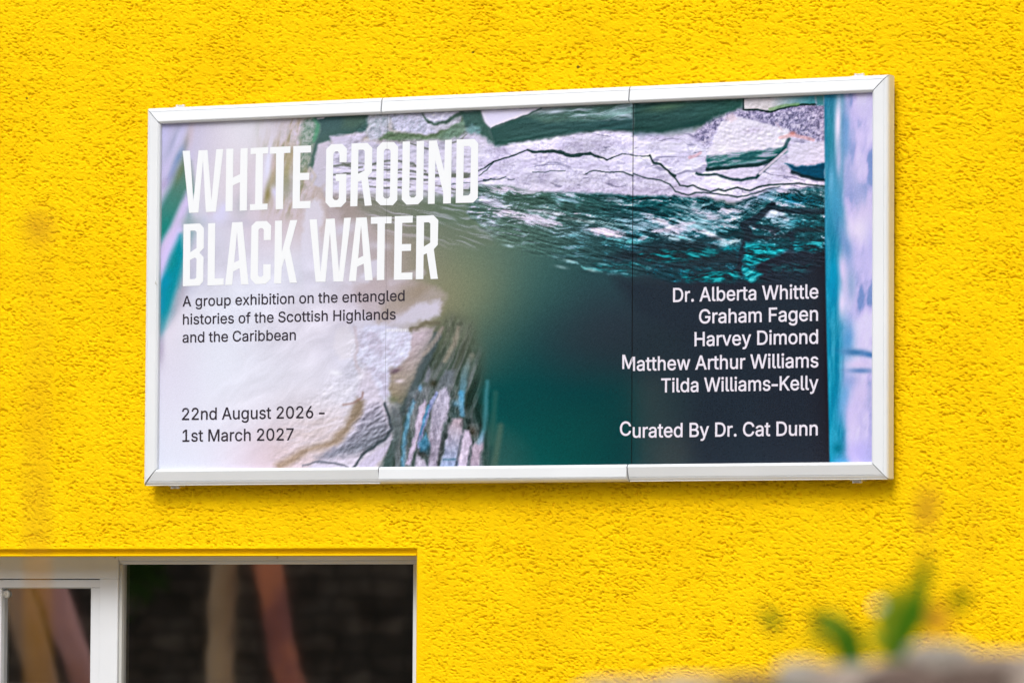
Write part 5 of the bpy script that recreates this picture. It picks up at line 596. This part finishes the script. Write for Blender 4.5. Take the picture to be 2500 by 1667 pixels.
# printed panels
m = material('poster_print', rough=.05, spec=.8); n, l, b = nodes(m)
at_ = n.new('ShaderNodeVertexColor'); at_.layer_name = 'print'; tc = n.new('ShaderNodeTexCoord')
t = n.new('ShaderNodeTexNoise'); t.inputs['Scale'].default_value = 900; t.inputs['Detail'].default_value = 1; l.new(tc.outputs['Object'], t.inputs[0])
mr = n.new('ShaderNodeMapRange'); mr.inputs['From Min'].default_value = .25; mr.inputs['From Max'].default_value = .75; mr.inputs['To Min'].default_value = .86; mr.inputs['To Max'].default_value = 1.14; l.new(t.outputs[0], mr.inputs[0])
mu = n.new('ShaderNodeVectorMath'); mu.operation = 'SCALE'; l.new(at_.outputs[0], mu.inputs[0]); l.new(mr.outputs[0], mu.inputs['Scale']); l.new(mu.outputs[0], b.inputs['Base Color'])
M_print = m
def layout(X, Z):
    """poster position -> coordinates of the print layout"""
    dx, dy, dz = X-CAM[0], -CAM[1], Z+ZB-CAM[2]
    w = dx*FX[0]+dy*FX[1]+dz*FX[2]
    return CX+FPX*(dx*RX[0]+dy*RX[1]+dz*RX[2])/w, CY-FPX*(dx*UX[0]+dy*UX[1]+dz*UX[2])/w
PRINT_GAIN, PRINT_LIFT = np.array((.875, .905, .915)), .004
SEAMS = (-.3715, .3890); CUTS = ((-1.104, SEAMS[0]-.0003), (SEAMS[0]+.0003, SEAMS[1]-.0012), (SEAMS[1]+.0012, 1.104))
panels = []
zs = np.linspace(-.4955, .4955, 500)
xs_all = []; 
for x0, x1 in CUTS: xs_all.append(np.linspace(x0, x1, int((x1-x0)/.002)))
xs_cat = np.concatenate(xs_all); Xa, Za = np.meshgrid(xs_cat, zs)
U_, V_ = layout(Xa, Za); art = paint(U_.astype(np.float32), V_.astype(np.float32))
lin = np.where(art <= .04045, art/12.92, ((art+.055)/1.055)**2.4); lin = np.clip((lin-PRINT_LIFT)*PRINT_GAIN, .002, .9)
k0 = 0
for xs in xs_all:
    w = len(xs); hN = len(zs); Xp, Zp = np.meshgrid(xs, zs)
    co = np.zeros((w*hN, 3), np.float32); co[:, 0] = Xp.ravel(); co[:, 2] = Zp.ravel()
    i2, j2 = np.meshgrid(np.arange(w-1), np.arange(hN-1)); i2 = i2.ravel(); j2 = j2.ravel()
    me, _ = grid_mesh('poster_panel', co, np.stack([j2*w+i2, j2*w+i2+1, (j2+1)*w+i2+1, (j2+1)*w+i2], 1))
    ca = me.color_attributes.new('print', 'FLOAT_COLOR', 'POINT')
    c4 = np.ones((w*hN, 4), np.float32); c4[:, :3] = lin[:, k0:k0+w].reshape(-1, 3); ca.data.foreach_set('color', c4.ravel()); k0 += w
    panels.append(link('poster_panel', me, M_print, bb))
# lettering
def curve_mesh(splines, bez, offset=0.0):
    c = bpy.data.curves.new('letters', 'CURVE'); c.dimensions = '2D'; c.fill_mode = 'FRONT'; c.resolution_u = 5; c.offset = offset
    for pts in splines:
        if bez:
            s = c.splines.new('BEZIER'); s.bezier_points.add(len(pts)-1)
            for p, q in zip(s.bezier_points, pts):
                p.handle_left_type = p.handle_right_type = 'FREE'
                p.handle_left = (q[0], q[1], 0); p.co = (q[2], q[3], 0); p.handle_right = (q[4], q[5], 0)
        else:
            s = c.splines.new('POLY'); s.points.add(len(pts)-1)
            for p, q in zip(s.points, pts): p.co = (q[0], q[1], 0, 1)
        s.use_cyclic_u = True
    o = bpy.data.objects.new('letters', c); scene.collection.objects.link(o); dg = bpy.context.evaluated_depsgraph_get()
    me = bpy.data.meshes.new_from_object(o.evaluated_get(dg)); bpy.data.objects.remove(o); bpy.data.curves.remove(c)
    return me
def glyph_mesh(sp, off):
    """fill closed outlines (winding rule), strokes fattened by off"""
    from mathutils.geometry import delaunay_2d_cdt
    bm = bmesh.new()
    loops = []
    for c in sp:
        pts = []
        for a, b in zip(c, c[1:]+c[:1]):
            p0, p1, p2, p3 = (a[2], a[3]), (a[4], a[5]), (b[0], b[1]), (b[2], b[3])
            st = 1 if abs((p1[0]-p0[0])*(p3[1]-p0[1])-(p1[1]-p0[1])*(p3[0]-p0[0]))+abs((p2[0]-p0[0])*(p3[1]-p0[1])-(p2[1]-p0[1])*(p3[0]-p0[0])) < 1e-5 else 5
            for k in range(st):
                t = k/st; pts.append(tuple((1-t)**3*p0[i]+3*(1-t)**2*t*p1[i]+3*(1-t)*t*t*p2[i]+t**3*p3[i] for i in (0, 1)))
        pts = [p for p, q in zip(pts, pts[1:]+pts[:1]) if math.hypot(p[0]-q[0], p[1]-q[1]) > 1e-4]
        loops.append(pts)
    ar = lambda p: sum(a[0]*b[1]-b[0]*a[1] for a, b in zip(p, p[1:]+p[:1]))
    sg = 1 if ar(max(loops, key=lambda p: abs(ar(p)))) > 0 else -1
    fat = []
    for p in loops:
        q = []
        for a, b, c in zip(p[-1:]+p[:-1], p, p[1:]+p[:1]):
            n1 = Vector((b[1]-a[1], a[0]-b[0])).normalized(); n2 = Vector((c[1]-b[1], b[0]-c[0])).normalized()
            m = n1+n2; m = m/max(m.length_squared/2, .35); q.append((b[0]+sg*m.x*off, b[1]+sg*m.y*off))
        fat.append(q)
    groups = []                                    # letters whose boxes overlap are filled together
    for q in fat:
        x0, x1 = min(p[0] for p in q), max(p[0] for p in q); hit = [g for g in groups if g[0] < x1 and g[1] > x0]
        n = [min([x0]+[g[0] for g in hit]), max([x1]+[g[1] for g in hit]), sum([g[2] for g in hit], [])+[q]]
        groups = [g for g in groups if g not in hit]+[n]
    for _, _, ls in groups:
        vs = []; es = []
        for q in ls:
            k = len(vs); vs += [Vector(p) for p in q]; es += [(k+i, k+(i+1) % len(q)) for i in range(len(q))]
        v2, _, f2, _, _, _ = delaunay_2d_cdt(vs, es, [], 0, 1e-6)
        bv = [bm.verts.new((p.x, p.y, 0)) for p in v2]
        for f in f2:
            cx = sum(v2[i].x for i in f)/len(f); cy = sum(v2[i].y for i in f)/len(f); wd = 0
            for q in ls:
                for (ax, ay), (bx, by) in zip(q, q[1:]+q[:1]):
                    if (ay <= cy) != (by <= cy) and ax+(bx-ax)*(cy-ay)/(by-ay) > cx: wd += 1 if by > ay else -1
            if wd*sg > 0: bm.faces.new([bv[i] for i in f])
    bmesh.ops.delete(bm, geom=[v for v in bm.verts if not v.link_faces], context='VERTS')
    me = bpy.data.meshes.new('letters'); bm.to_mesh(me); bm.free(); return me
def lettering(me, mat, fn):
    """stand the flat outline up on the print and cut it at the panel joints"""
    for k, (x0, x1) in enumerate(CUTS):
        bm = bmesh.new(); bm.from_mesh(me)
        for v in bm.verts: x, z = fn(v.co.x, v.co.y); v.co = Vector((x, -.0005-v.co.z, z))
        for xx, cl in ((x0, 'i'), (x1, 'o')):
            bmesh.ops.bisect_plane(bm, geom=bm.verts[:]+bm.edges[:]+bm.faces[:], dist=1e-6, plane_co=(xx, 0, 0), plane_no=(1, 0, 0), clear_inner=cl == 'i', clear_outer=cl == 'o')
        if not bm.faces: bm.free(); continue
        for f in bm.faces:
            if f.normal.y > 0: f.normal_flip()
        if k == 1 and mat is M_pale_ink: bmesh.ops.translate(bm, verts=bm.verts, vec=(0, 0, .006))  # the joint is a few mm out of line
        m2 = bpy.data.meshes.new('lettering'); bm.to_mesh(m2); bm.free(); link('lettering', m2, mat, panels[k])
for word in TITLE:
    lettering(curve_mesh([q for let in word for q in let], False), M_white_ink, lambda x, y: (x/1000, y/1000))
GLYPHS['-'] = [300, [[[x, y, x, y, x, y] for x, y in ((30, 222), (270, 222), (270, 162), (30, 162))]]]
for s, x0, y0, x1, y1, cap in LINES:
    sp = []; pen = 0
    for ch in s:
        adv, g = GLYPHS[ch]
        sp += [[[q[0]+pen, q[1], q[2]+pen, q[3], q[4]+pen, q[5]] for q in c] for c in g]; pen += adv
    lo = min(q[2] for c in sp for q in c); hi = max(q[2] for c in sp for q in c)
    caph = max(q[3] for c in GLYPHS['H'][1] for q in c)
    kx = (x1-x0)/(hi-lo)/1000; kz = cap/caph/1000
    sp = [[[v/1000 for v in q] for q in c] for c in sp]
    me = glyph_mesh(sp, .0085 if cap < 35 else .010)
    lettering(me, M_dark_ink if cap < 35 else M_pale_ink, lambda x, y: (x0/1000+(x*1000-lo)*kx, (y0+y1)/2000+y*1000*kz))
# small things stuck on the frame: a chip on the left rail
bm = bmesh.new(); vs = [bm.verts.new(p) for p in ((-1.1095, -.0171, .035), (-1.1015, -.0171, .030), (-1.1065, -.0171, .044))]; bm.faces.new(vs)
bm_obj('paint_chip', bm, M_bead, bb)

# ---------------------------------------------------------------- ground
bm = bmesh.new(); bmesh.ops.create_grid(bm, x_segments=2, y_segments=2, size=400)
tag(bm_obj('ground', bm, noise_mat('paving', [(.3, (.24, .23, .21)), (.7, (.34, .325, .30))], 2.0, .9, 8, .4)), kind='structure')

# ---------------------------------------------------------------- stone wall in the near foreground, far out of focus
M_stone = noise_mat('pinkish_stone', [(.25, (.20, .15, .12)), (.5, (.34, .275, .23)), (.75, (.50, .44, .37))], 9, .9, 8, .6, 60)
M_pale = noise_mat('pale_stone', [(.3, (.25, .225, .19)), (.7, (.40, .36, .31))], 14, .9, 8, .5, 80)
M_brown = noise_mat('brown_stone', [(.3, (.09, .06, .048)), (.7, (.19, .135, .11))], 14, .9, 8, .5, 80)
YF = -9.3
sw = empty('stone_wall', (5.0, YF, 0)); tag(sw, 'low rough stone wall in the blurred foreground with weeds on its top', 'wall')
top_z = at(1900, 1712, YF).z
bm = bmesh.new(); rng = np.random.default_rng(11); zc = 0.0
while zc < top_z-.02:
    h = min(rng.uniform(.12, .22), top_z-zc); x = -3.0+rng.uniform(-.2, 0)
    while x < 3.2:
        w = rng.uniform(.18, .42); d = rng.uniform(-.012, .012)
        box(bm, x+.006, x+w-.006, -.02+d, .30, zc+.005, zc+h-.004, .012); x += w
    zc += h
for v in bm.verts: v.co += Vector(noise.noise_vector(v.co*9))*.006
bm_obj('masonry', bm, M_stone, sw, True)
def boulder(px, py, rx, rz, mat, seed, Y=YF):
    """coping stone; size given in layout units at the wall's distance"""
    c = at(px, py, Y); k = (Y-CAM[1])/ray(px, py)[1]/FPX
    bm = bmesh.new(); bmesh.ops.create_icosphere(bm, subdivisions=4, radius=1)
    for v in bm.verts:
        p = v.co.normalized(); q = Vector((math.copysign(abs(p.x)**.7, p.x), math.copysign(abs(p.y)**.7, p.y), math.copysign(abs(p.z)**.75, p.z)))
        q *= 1+.16*noise.noise(p*1.7+Vector((seed*3.1, 0, 0)))+.05*noise.noise(p*6+Vector((0, seed, 0)))
        v.co = Vector((q.x*rx*k*1.1, q.y*max(rx, 70)*k, q.z*rz*k))
    bmesh.ops.translate(bm, verts=bm.verts, vec=c-Vector((5.0, YF, 0)))
    bm_obj('coping_stone', bm, mat, sw, True)
for i, (px, py, rx, rz, mt) in enumerate(((1330, 1730, 130, 46, M_stone), (1520, 1716, 110, 58, M_stone), (1690, 1712, 95, 66, M_stone), (1830, 1708, 70, 64, M_brown), (1962, 1660, 62, 50, M_pale), (2070, 1694, 80, 76, M_stone), (2175, 1690, 80, 68, M_stone),
        (2290, 1616, 72, 42, M_pale), (2240, 1690, 120, 66, M_brown), (2420, 1680, 100, 70, M_brown), (2440, 1610, 90, 24, M_stone), (2560, 1660, 90, 74, M_stone), (2740, 1650, 120, 70, M_stone), (2960, 1650, 120, 80, M_brown), (3200, 1650, 140, 80, M_stone), (3480, 1640, 150, 80, M_stone), (1100, 1740, 120, 50, M_brown), (860, 1744, 130, 50, M_stone), (600, 1746, 140, 54, M_stone), (330, 1748, 150, 52, M_brown), (60, 1750, 140, 50, M_stone), (-220, 1750, 150, 54, M_stone))):
    boulder(px, py-(-8 if px > 2350 else 8 if px > 2150 else -2 if px > 1900 else -4 if px > 1480 else -24), rx, rz, mt, i+1)
# weeds growing on it
def leaf_mat(name, c1, c2, tr):
    m = noise_mat(name, [(.3, c1), (.7, c2)], 40, .6, 3, spec=.08); n, l, b = nodes(m)
    t = n.new('ShaderNodeBsdfTranslucent'); t.inputs[0].default_value = (c2[0]*1.5, c2[1]*1.5, c2[2], 1); mx = n.new('ShaderNodeMixShader'); mx.inputs[0].default_value = tr
    l.new(b.outputs[0], mx.inputs[1]); l.new(t.outputs[0], mx.inputs[2]); l.new(mx.outputs[0], n['Material Output'].inputs[0]); return m
M_leaf = leaf_mat('leaf_green', (.05, .15, .004), (.09, .24, .008), .3); M_leafd = leaf_mat('leaf_deep_green', (.035, .11, .003), (.06, .17, .005), .3)
M_leafy = leaf_mat('leaf_yellow_green', (.17, .26, .012), (.28, .36, .02), .4); M_dry = leaf_mat('dry_leaf', (.50, .24, .012), (.66, .34, .02), .25)
M_stalk = leaf_mat('rusty_stalk', (.42, .17, .012), (.60, .27, .02), .1)
def blade(parent, pts, w, mat, Y=YF, tw=.4, name='leaf'):
    """leaf along points of the layout grid at the weed's distance; w = widest half width"""
    bm = bmesh.new(); rows = []; P_ = [Vector(at(px, py, Y+dy)) for px, py, dy in pts]; k = (Y-CAM[1])/ray(*pts[0][:2])[1]/FPX; N = 14
    def cat(t):
        s = t*(len(P_)-1); i = min(int(s), len(P_)-2); f = s-i
        a, b_, c, d = P_[max(i-1, 0)], P_[i], P_[i+1], P_[min(i+2, len(P_)-1)]
        return .5*((2*b_)+(c-a)*f+(2*a-5*b_+4*c-d)*f*f+(3*b_-a-3*c+d)*f**3)
    for j in range(N+1):
        t = j/N; p = cat(t); d = (cat(min(t+.02, 1))-cat(max(t-.02, 0))).normalized()
        sd = d.cross(Vector((math.sin(tw), -math.cos(tw), 0))).normalized(); nn = sd.cross(d)
        hw = w*k*max(math.sin(math.pi*min(t*.93+.05, 1))**.8, .03)
        rows.append([bm.verts.new(p+sd*hw*s+nn*hw*.35*abs(s)) for s in (-1, -.5, 0, .5, 1)])
    for r0, r1 in zip(rows, rows[1:]):
        for a in range(4): bm.faces.new((r0[a], r0[a+1], r1[a+1], r1[a]))
    bmesh.ops.translate(bm, verts=bm.verts, vec=-parent.location); return bm_obj(name, bm, mat, parent, True)
def stem(parent, pts, r0, r1, mat, Y=YF, name='stem'):
    bm = bmesh.new(); P_ = [Vector(at(px, py, Y+dy))-parent.location for px, py, dy in pts]; k = (Y-CAM[1])/ray(*pts[0][:2])[1]/FPX
    tube(bm, P_, [(r0+(r1-r0)*i/(len(P_)-1))*k for i in range(len(P_))], 8); return bm_obj(name, bm, mat, parent, True)
def weed(px, py, label, cat='weed', name='weed_plant', Y=YF):
    e = empty(name, at(px, py, Y)); return tag(e, label, cat, 'weeds on top of the stone wall')
w = weed(2075, 1650, 'short dark green weed bending left beside the pale coping stone')
stem(w, [(2076, 1660, 0), (2072, 1600, 0), (2064, 1560, 0)], 8, 6, M_leafd)
blade(w, [(2080, 1690, 0), (2078, 1600, 0), (2050, 1538, .01), (1970, 1498, .02)], 40, M_leafd); blade(w, [(2074, 1620, .01), (2070, 1580, 0), (2062, 1520, 0)], 34, M_leaf); blade(w, [(2082, 1680, .01), (2086, 1590, .01), (2078, 1535, .02)], 26, M_leafd)
blade(w, [(2030, 1590, .02), (1985, 1560, .03), (1950, 1575, .03)], 10, M_leafy)
blade(w, [(2066, 1560, .01), (2030, 1540, .02), (1992, 1530, .03)], 20, M_leafd); blade(w, [(2050, 1545, -.01), (2040, 1510, 0), (2016, 1488, 0)], 16, M_leafy)
w = weed(2195, 1640, 'tallest weed with a long upright green blade on the stone wall')
stem(w, [(2196, 1660, 0), (2192, 1600, 0), (2205, 1550, 0)], 8, 6, M_leafd)
blade(w, [(2168, 1640, 0), (2200, 1550, 0), (2234, 1460, 0), (2272, 1350, 0)], 32, M_leaf); blade(w, [(2196, 1590, .012), (2222, 1530, .012), (2258, 1420, .012)], 22, M_leafd)
blade(w, [(2185, 1575, .02), (2165, 1530, .03), (2172, 1475, .03), (2190, 1430, .03)], 30, M_leafy); blade(w, [(2250, 1420, 0), (2256, 1385, 0), (2254, 1350, 0)], 15, M_dry)
blade(w, [(2190, 1600, .02), (2150, 1575, .03), (2120, 1545, .04)], 17, M_leafy); blade(w, [(2210, 1560, .02), (2238, 1520, .03), (2262, 1480, .03)], 18, M_leafd)
w = weed(2290, 1600, 'sparse weed with small dry tan leaves above the pale stone')
stem(w, [(2285, 1600, 0), (2290, 1540, 0), (2310, 1470, .02), (2352, 1440, .03), (2385, 1330, .05), (2395, 1200, .06)], 4, 1.5, M_dry)
blade(w, [(2288, 1550, 0), (2284, 1510, .01), (2278, 1470, .02)], 20, M_dry); blade(w, [(2322, 1480, .02), (2340, 1465, .02), (2372, 1440, .02)], 22, M_leafd); blade(w, [(2290, 1540, 0), (2312, 1520, .01), (2322, 1500, .01)], 14, M_dry)
w = weed(1890, 1680, 'tiny low green seedling at the far left of the weeds')
stem(w, [(1905, 1690, 0), (1902, 1600, 0), (1892, 1530, 0)], 2.5, 2, M_leafd); blade(w, [(1906, 1535, 0), (1886, 1512, 0), (1862, 1484, 0)], 21, M_leafd)
w = weed(2145, 1640, 'small white flower bud on a thin stalk between the two green weeds', 'flower', 'flower')
stem(w, [(2160, 1650, 0), (2156, 1570, 0), (2146, 1490, 0)], 2, 1.6, M_leafy)
bm = bmesh.new(); bmesh.ops.create_uvsphere(bm, u_segments=14, v_segments=10, radius=.0036)
for v in bm.verts: v.co *= 1+.18*math.sin(5*math.atan2(v.co.y, v.co.x))*(1 if v.co.z > -.001 else 0)
bmesh.ops.translate(bm, verts=bm.verts, vec=at(2145, 1480, YF)-w.location); bm_obj('petals', bm, material('petal_white', (.62, .70, .55), .5), w, True)
w = weed(2265, 1640, 'thin rusty stalk with a dry seed head rising below right of the poster', 'weed')
stem(w, [(2262, 1640, .04), (2262, 1400, .05), (2258, 1250, .05)], 2.4, 2, M_stalk); blade(w, [(2252, 1290, .05), (2262, 1240, .05), (2266, 1185, .05)], 22, M_dry, name='seed_head')
YL = -10.0
w = weed(92, 1760, 'thin rusty stalk with a small seed head in front of the wall on the left', 'weed', Y=YL)
stem(w, [(96, 1790, 0), (92, 1330, 0), (88, 1180, 0), (92, 1000, 0), (94, 800, 0), (95, 580, 0)], 11, 1.5, M_dry, YL); blade(w, [(90, 590, 0), (96, 555, 0), (100, 520, 0)], 26, M_dry, YL, name='seed_head')
blade(w, [(92, 1260, 0), (86, 1200, 0), (90, 1130, 0)], 9, M_dry, YL)

# ---------------------------------------------------------------- across the yard: seen mirrored in the panes
YG = .152+DW
m = material('dark_rubble', rough=.9, spec=.2); n, l, b = nodes(m); tc = n.new('ShaderNodeTexCoord'); mp = n.new('ShaderNodeMapping'); mp.inputs['Rotation'].default_value = (math.pi/2, 0, 0)
br = n.new('ShaderNodeTexBrick'); br.inputs['Scale'].default_value = 1; br.inputs['Brick Width'].default_value = .34; br.inputs['Row Height'].default_value = .15; br.inputs['Mortar Size'].default_value = .016; br.offset = .43; br.squash = .8
br.inputs['Color1'].default_value = (.14, .115, .092, 1); br.inputs['Color2'].default_value = (.055, .047, .039, 1); br.inputs['Mortar'].default_value = (.03, .027, .023, 1)
t = n.new('ShaderNodeTexNoise'); t.inputs['Scale'].default_value = 3.5; t.inputs['Detail'].default_value = 9; ws = n.new('ShaderNodeVectorMath'); ws.operation = 'SCALE'; ws.inputs['Scale'].default_value = .12
l.new(tc.outputs['Object'], mp.inputs[0]); l.new(tc.outputs['Object'], t.inputs[0]); l.new(t.outputs['Color'], ws.inputs[0]); ad = n.new('ShaderNodeVectorMath'); l.new(mp.outputs[0], ad.inputs[0]); l.new(ws.outputs[0], ad.inputs[1]); l.new(ad.outputs[0], br.inputs['Vector'])
r = ramp(n, [(.3, (.25, .22, .2)), (.5, (.9, .85, .8)), (.7, (1.5, 1.45, 1.4))]); l.new(t.outputs[0], r.inputs[0]); ml = n.new('ShaderNodeMixRGB'); ml.blend_type = 'MULTIPLY'; ml.inputs[0].default_value = 1
l.new(br.outputs[0], ml.inputs[1]); l.new(r.outputs[0], ml.inputs[2]); l.new(ml.outputs[0], b.inputs['Base Color']); M_rubble = m
gw = empty('garden_wall', (-10, -24, 0)); tag(gw, 'dark rubble wall across the yard, seen only in reflections, extra height added to keep sky out of the poster', 'wall')
bm = bmesh.new(); box(bm, -24, 40, -.3, .3, 0, 8.6); bmesh.ops.subdivide_edges(bm, edges=bm.edges[:], cuts=40, use_grid_fill=True)  # extra height added so the glossy print mirrors dark stone instead of sky
for v in bm.verts: v.co += Vector(noise.noise_vector(v.co*1.3))*.05
bm_obj('masonry', bm, M_rubble, gw)
bm = bmesh.new(); box(bm, -24.1, 40.1, -.4, .4, 8.63, 8.75, .03); bm_obj('coping', bm, M_rubble, gw)
def post(p_lo, p_hi, r, col1, col2, label, yg=YG, h=15, top=None):
    a = mirror_at(*p_lo, yg, h); b_ = mirror_at(*p_hi, yg, h); d = (b_-a)/(b_.z-a.z)
    foot = a+d*(-a.z); zt = top or 3.35; e = empty('wooden_post', foot); tag(e, label, 'post', 'round timber posts across the yard')
    bm = bmesh.new(); P_ = []; R_ = []; N = 26; rg = np.random.default_rng(int(abs(foot.x*1000)))
    ph = rg.uniform(0, 6)
    for j in range(N+1):
        z = zt*j/N; P_.append(d*z+Vector((.025*math.sin(z*2.7+ph), 0, 0))); P_[-1].z = z; R_.append(r*(1.08-.10*j/N+.06*math.sin(z*3.9+ph*2)))
    for q in (.75, .45, .15): P_.append(P_[-1]+Vector((0, 0, r*.28))); R_.append(r*q)
    tube(bm, P_, R_, 16); bm_obj('shaft', bm, noise_mat('post_paint', [(.30, tuple(c*.62 for c in col1)), (.44, col1), (.56, col2), (.70, tuple(min(1, c*1.25) for c in col2))], 1.9, .6, 5, .3, 30), e, True)
post((537, 1667), (560, 1380), .080, (.46, .32, .20), (.58, .42, .27), 'tan timber post mirrored in the middle of the fixed window pane')
post((708, 1667), (662, 1380), .080, (.40, .14, .12), (.70, .24, .13), 'red and orange timber post mirrored right of the tan post')
post((110, 1667), (40, 1440), .085, (.40, .24, .14), (.50, .32, .20), 'brown leaning timber post mirrored at the left of the small pane')
post((212, 1667), (135, 1440), .080, (.52, .24, .20), (.62, .32, .30), 'pink leaning timber post mirrored at the right of the small pane')
post((1590, 1120), (1585, 1000), .075, (.50, .42, .32), (.62, .52, .38), 'weathered grey brown timber post mirrored faintly in the poster beside the joint', 0., 15, 3.46)
post((1650, 1140), (1650, 1120), .075, (.60, .44, .24), (.74, .56, .30), 'ochre timber post, shortest of the row, mirrored in the lower edge of the poster', 0., 15, 3.12)
# a spray of ivy hanging on the far wall
iv = empty('ivy', mirror_at(325, 1400, YG, 23.4)); tag(iv, 'dark green ivy hanging on the far rubble wall, mirrored at the pane corner', 'plant')
bm = bmesh.new(); rg = np.random.default_rng(5)
for k in range(260):
    c = Vector((rg.normal(0, .16), rg.uniform(-.1, .1), -abs(rg.normal(0, .22))+.25)); a = rg.uniform(0, 6.3); s = rg.uniform(.03, .06); tl = rg.uniform(-.6, .6)
    u = Vector((math.cos(a), tl*.5, math.sin(a))); v = Vector((-math.sin(a), tl, math.cos(a)))
    bm.faces.new([bm.verts.new(c+u*s*x+v*s*.8*y) for x, y in ((-1, 0), (-.3, .7), (.5, .5), (1, 0), (.5, -.5), (-.3, -.7))])
bm_obj('foliage', bm, leaf_mat('ivy_leaf', (.02, .05, .008), (.05, .11, .015), .2), iv)
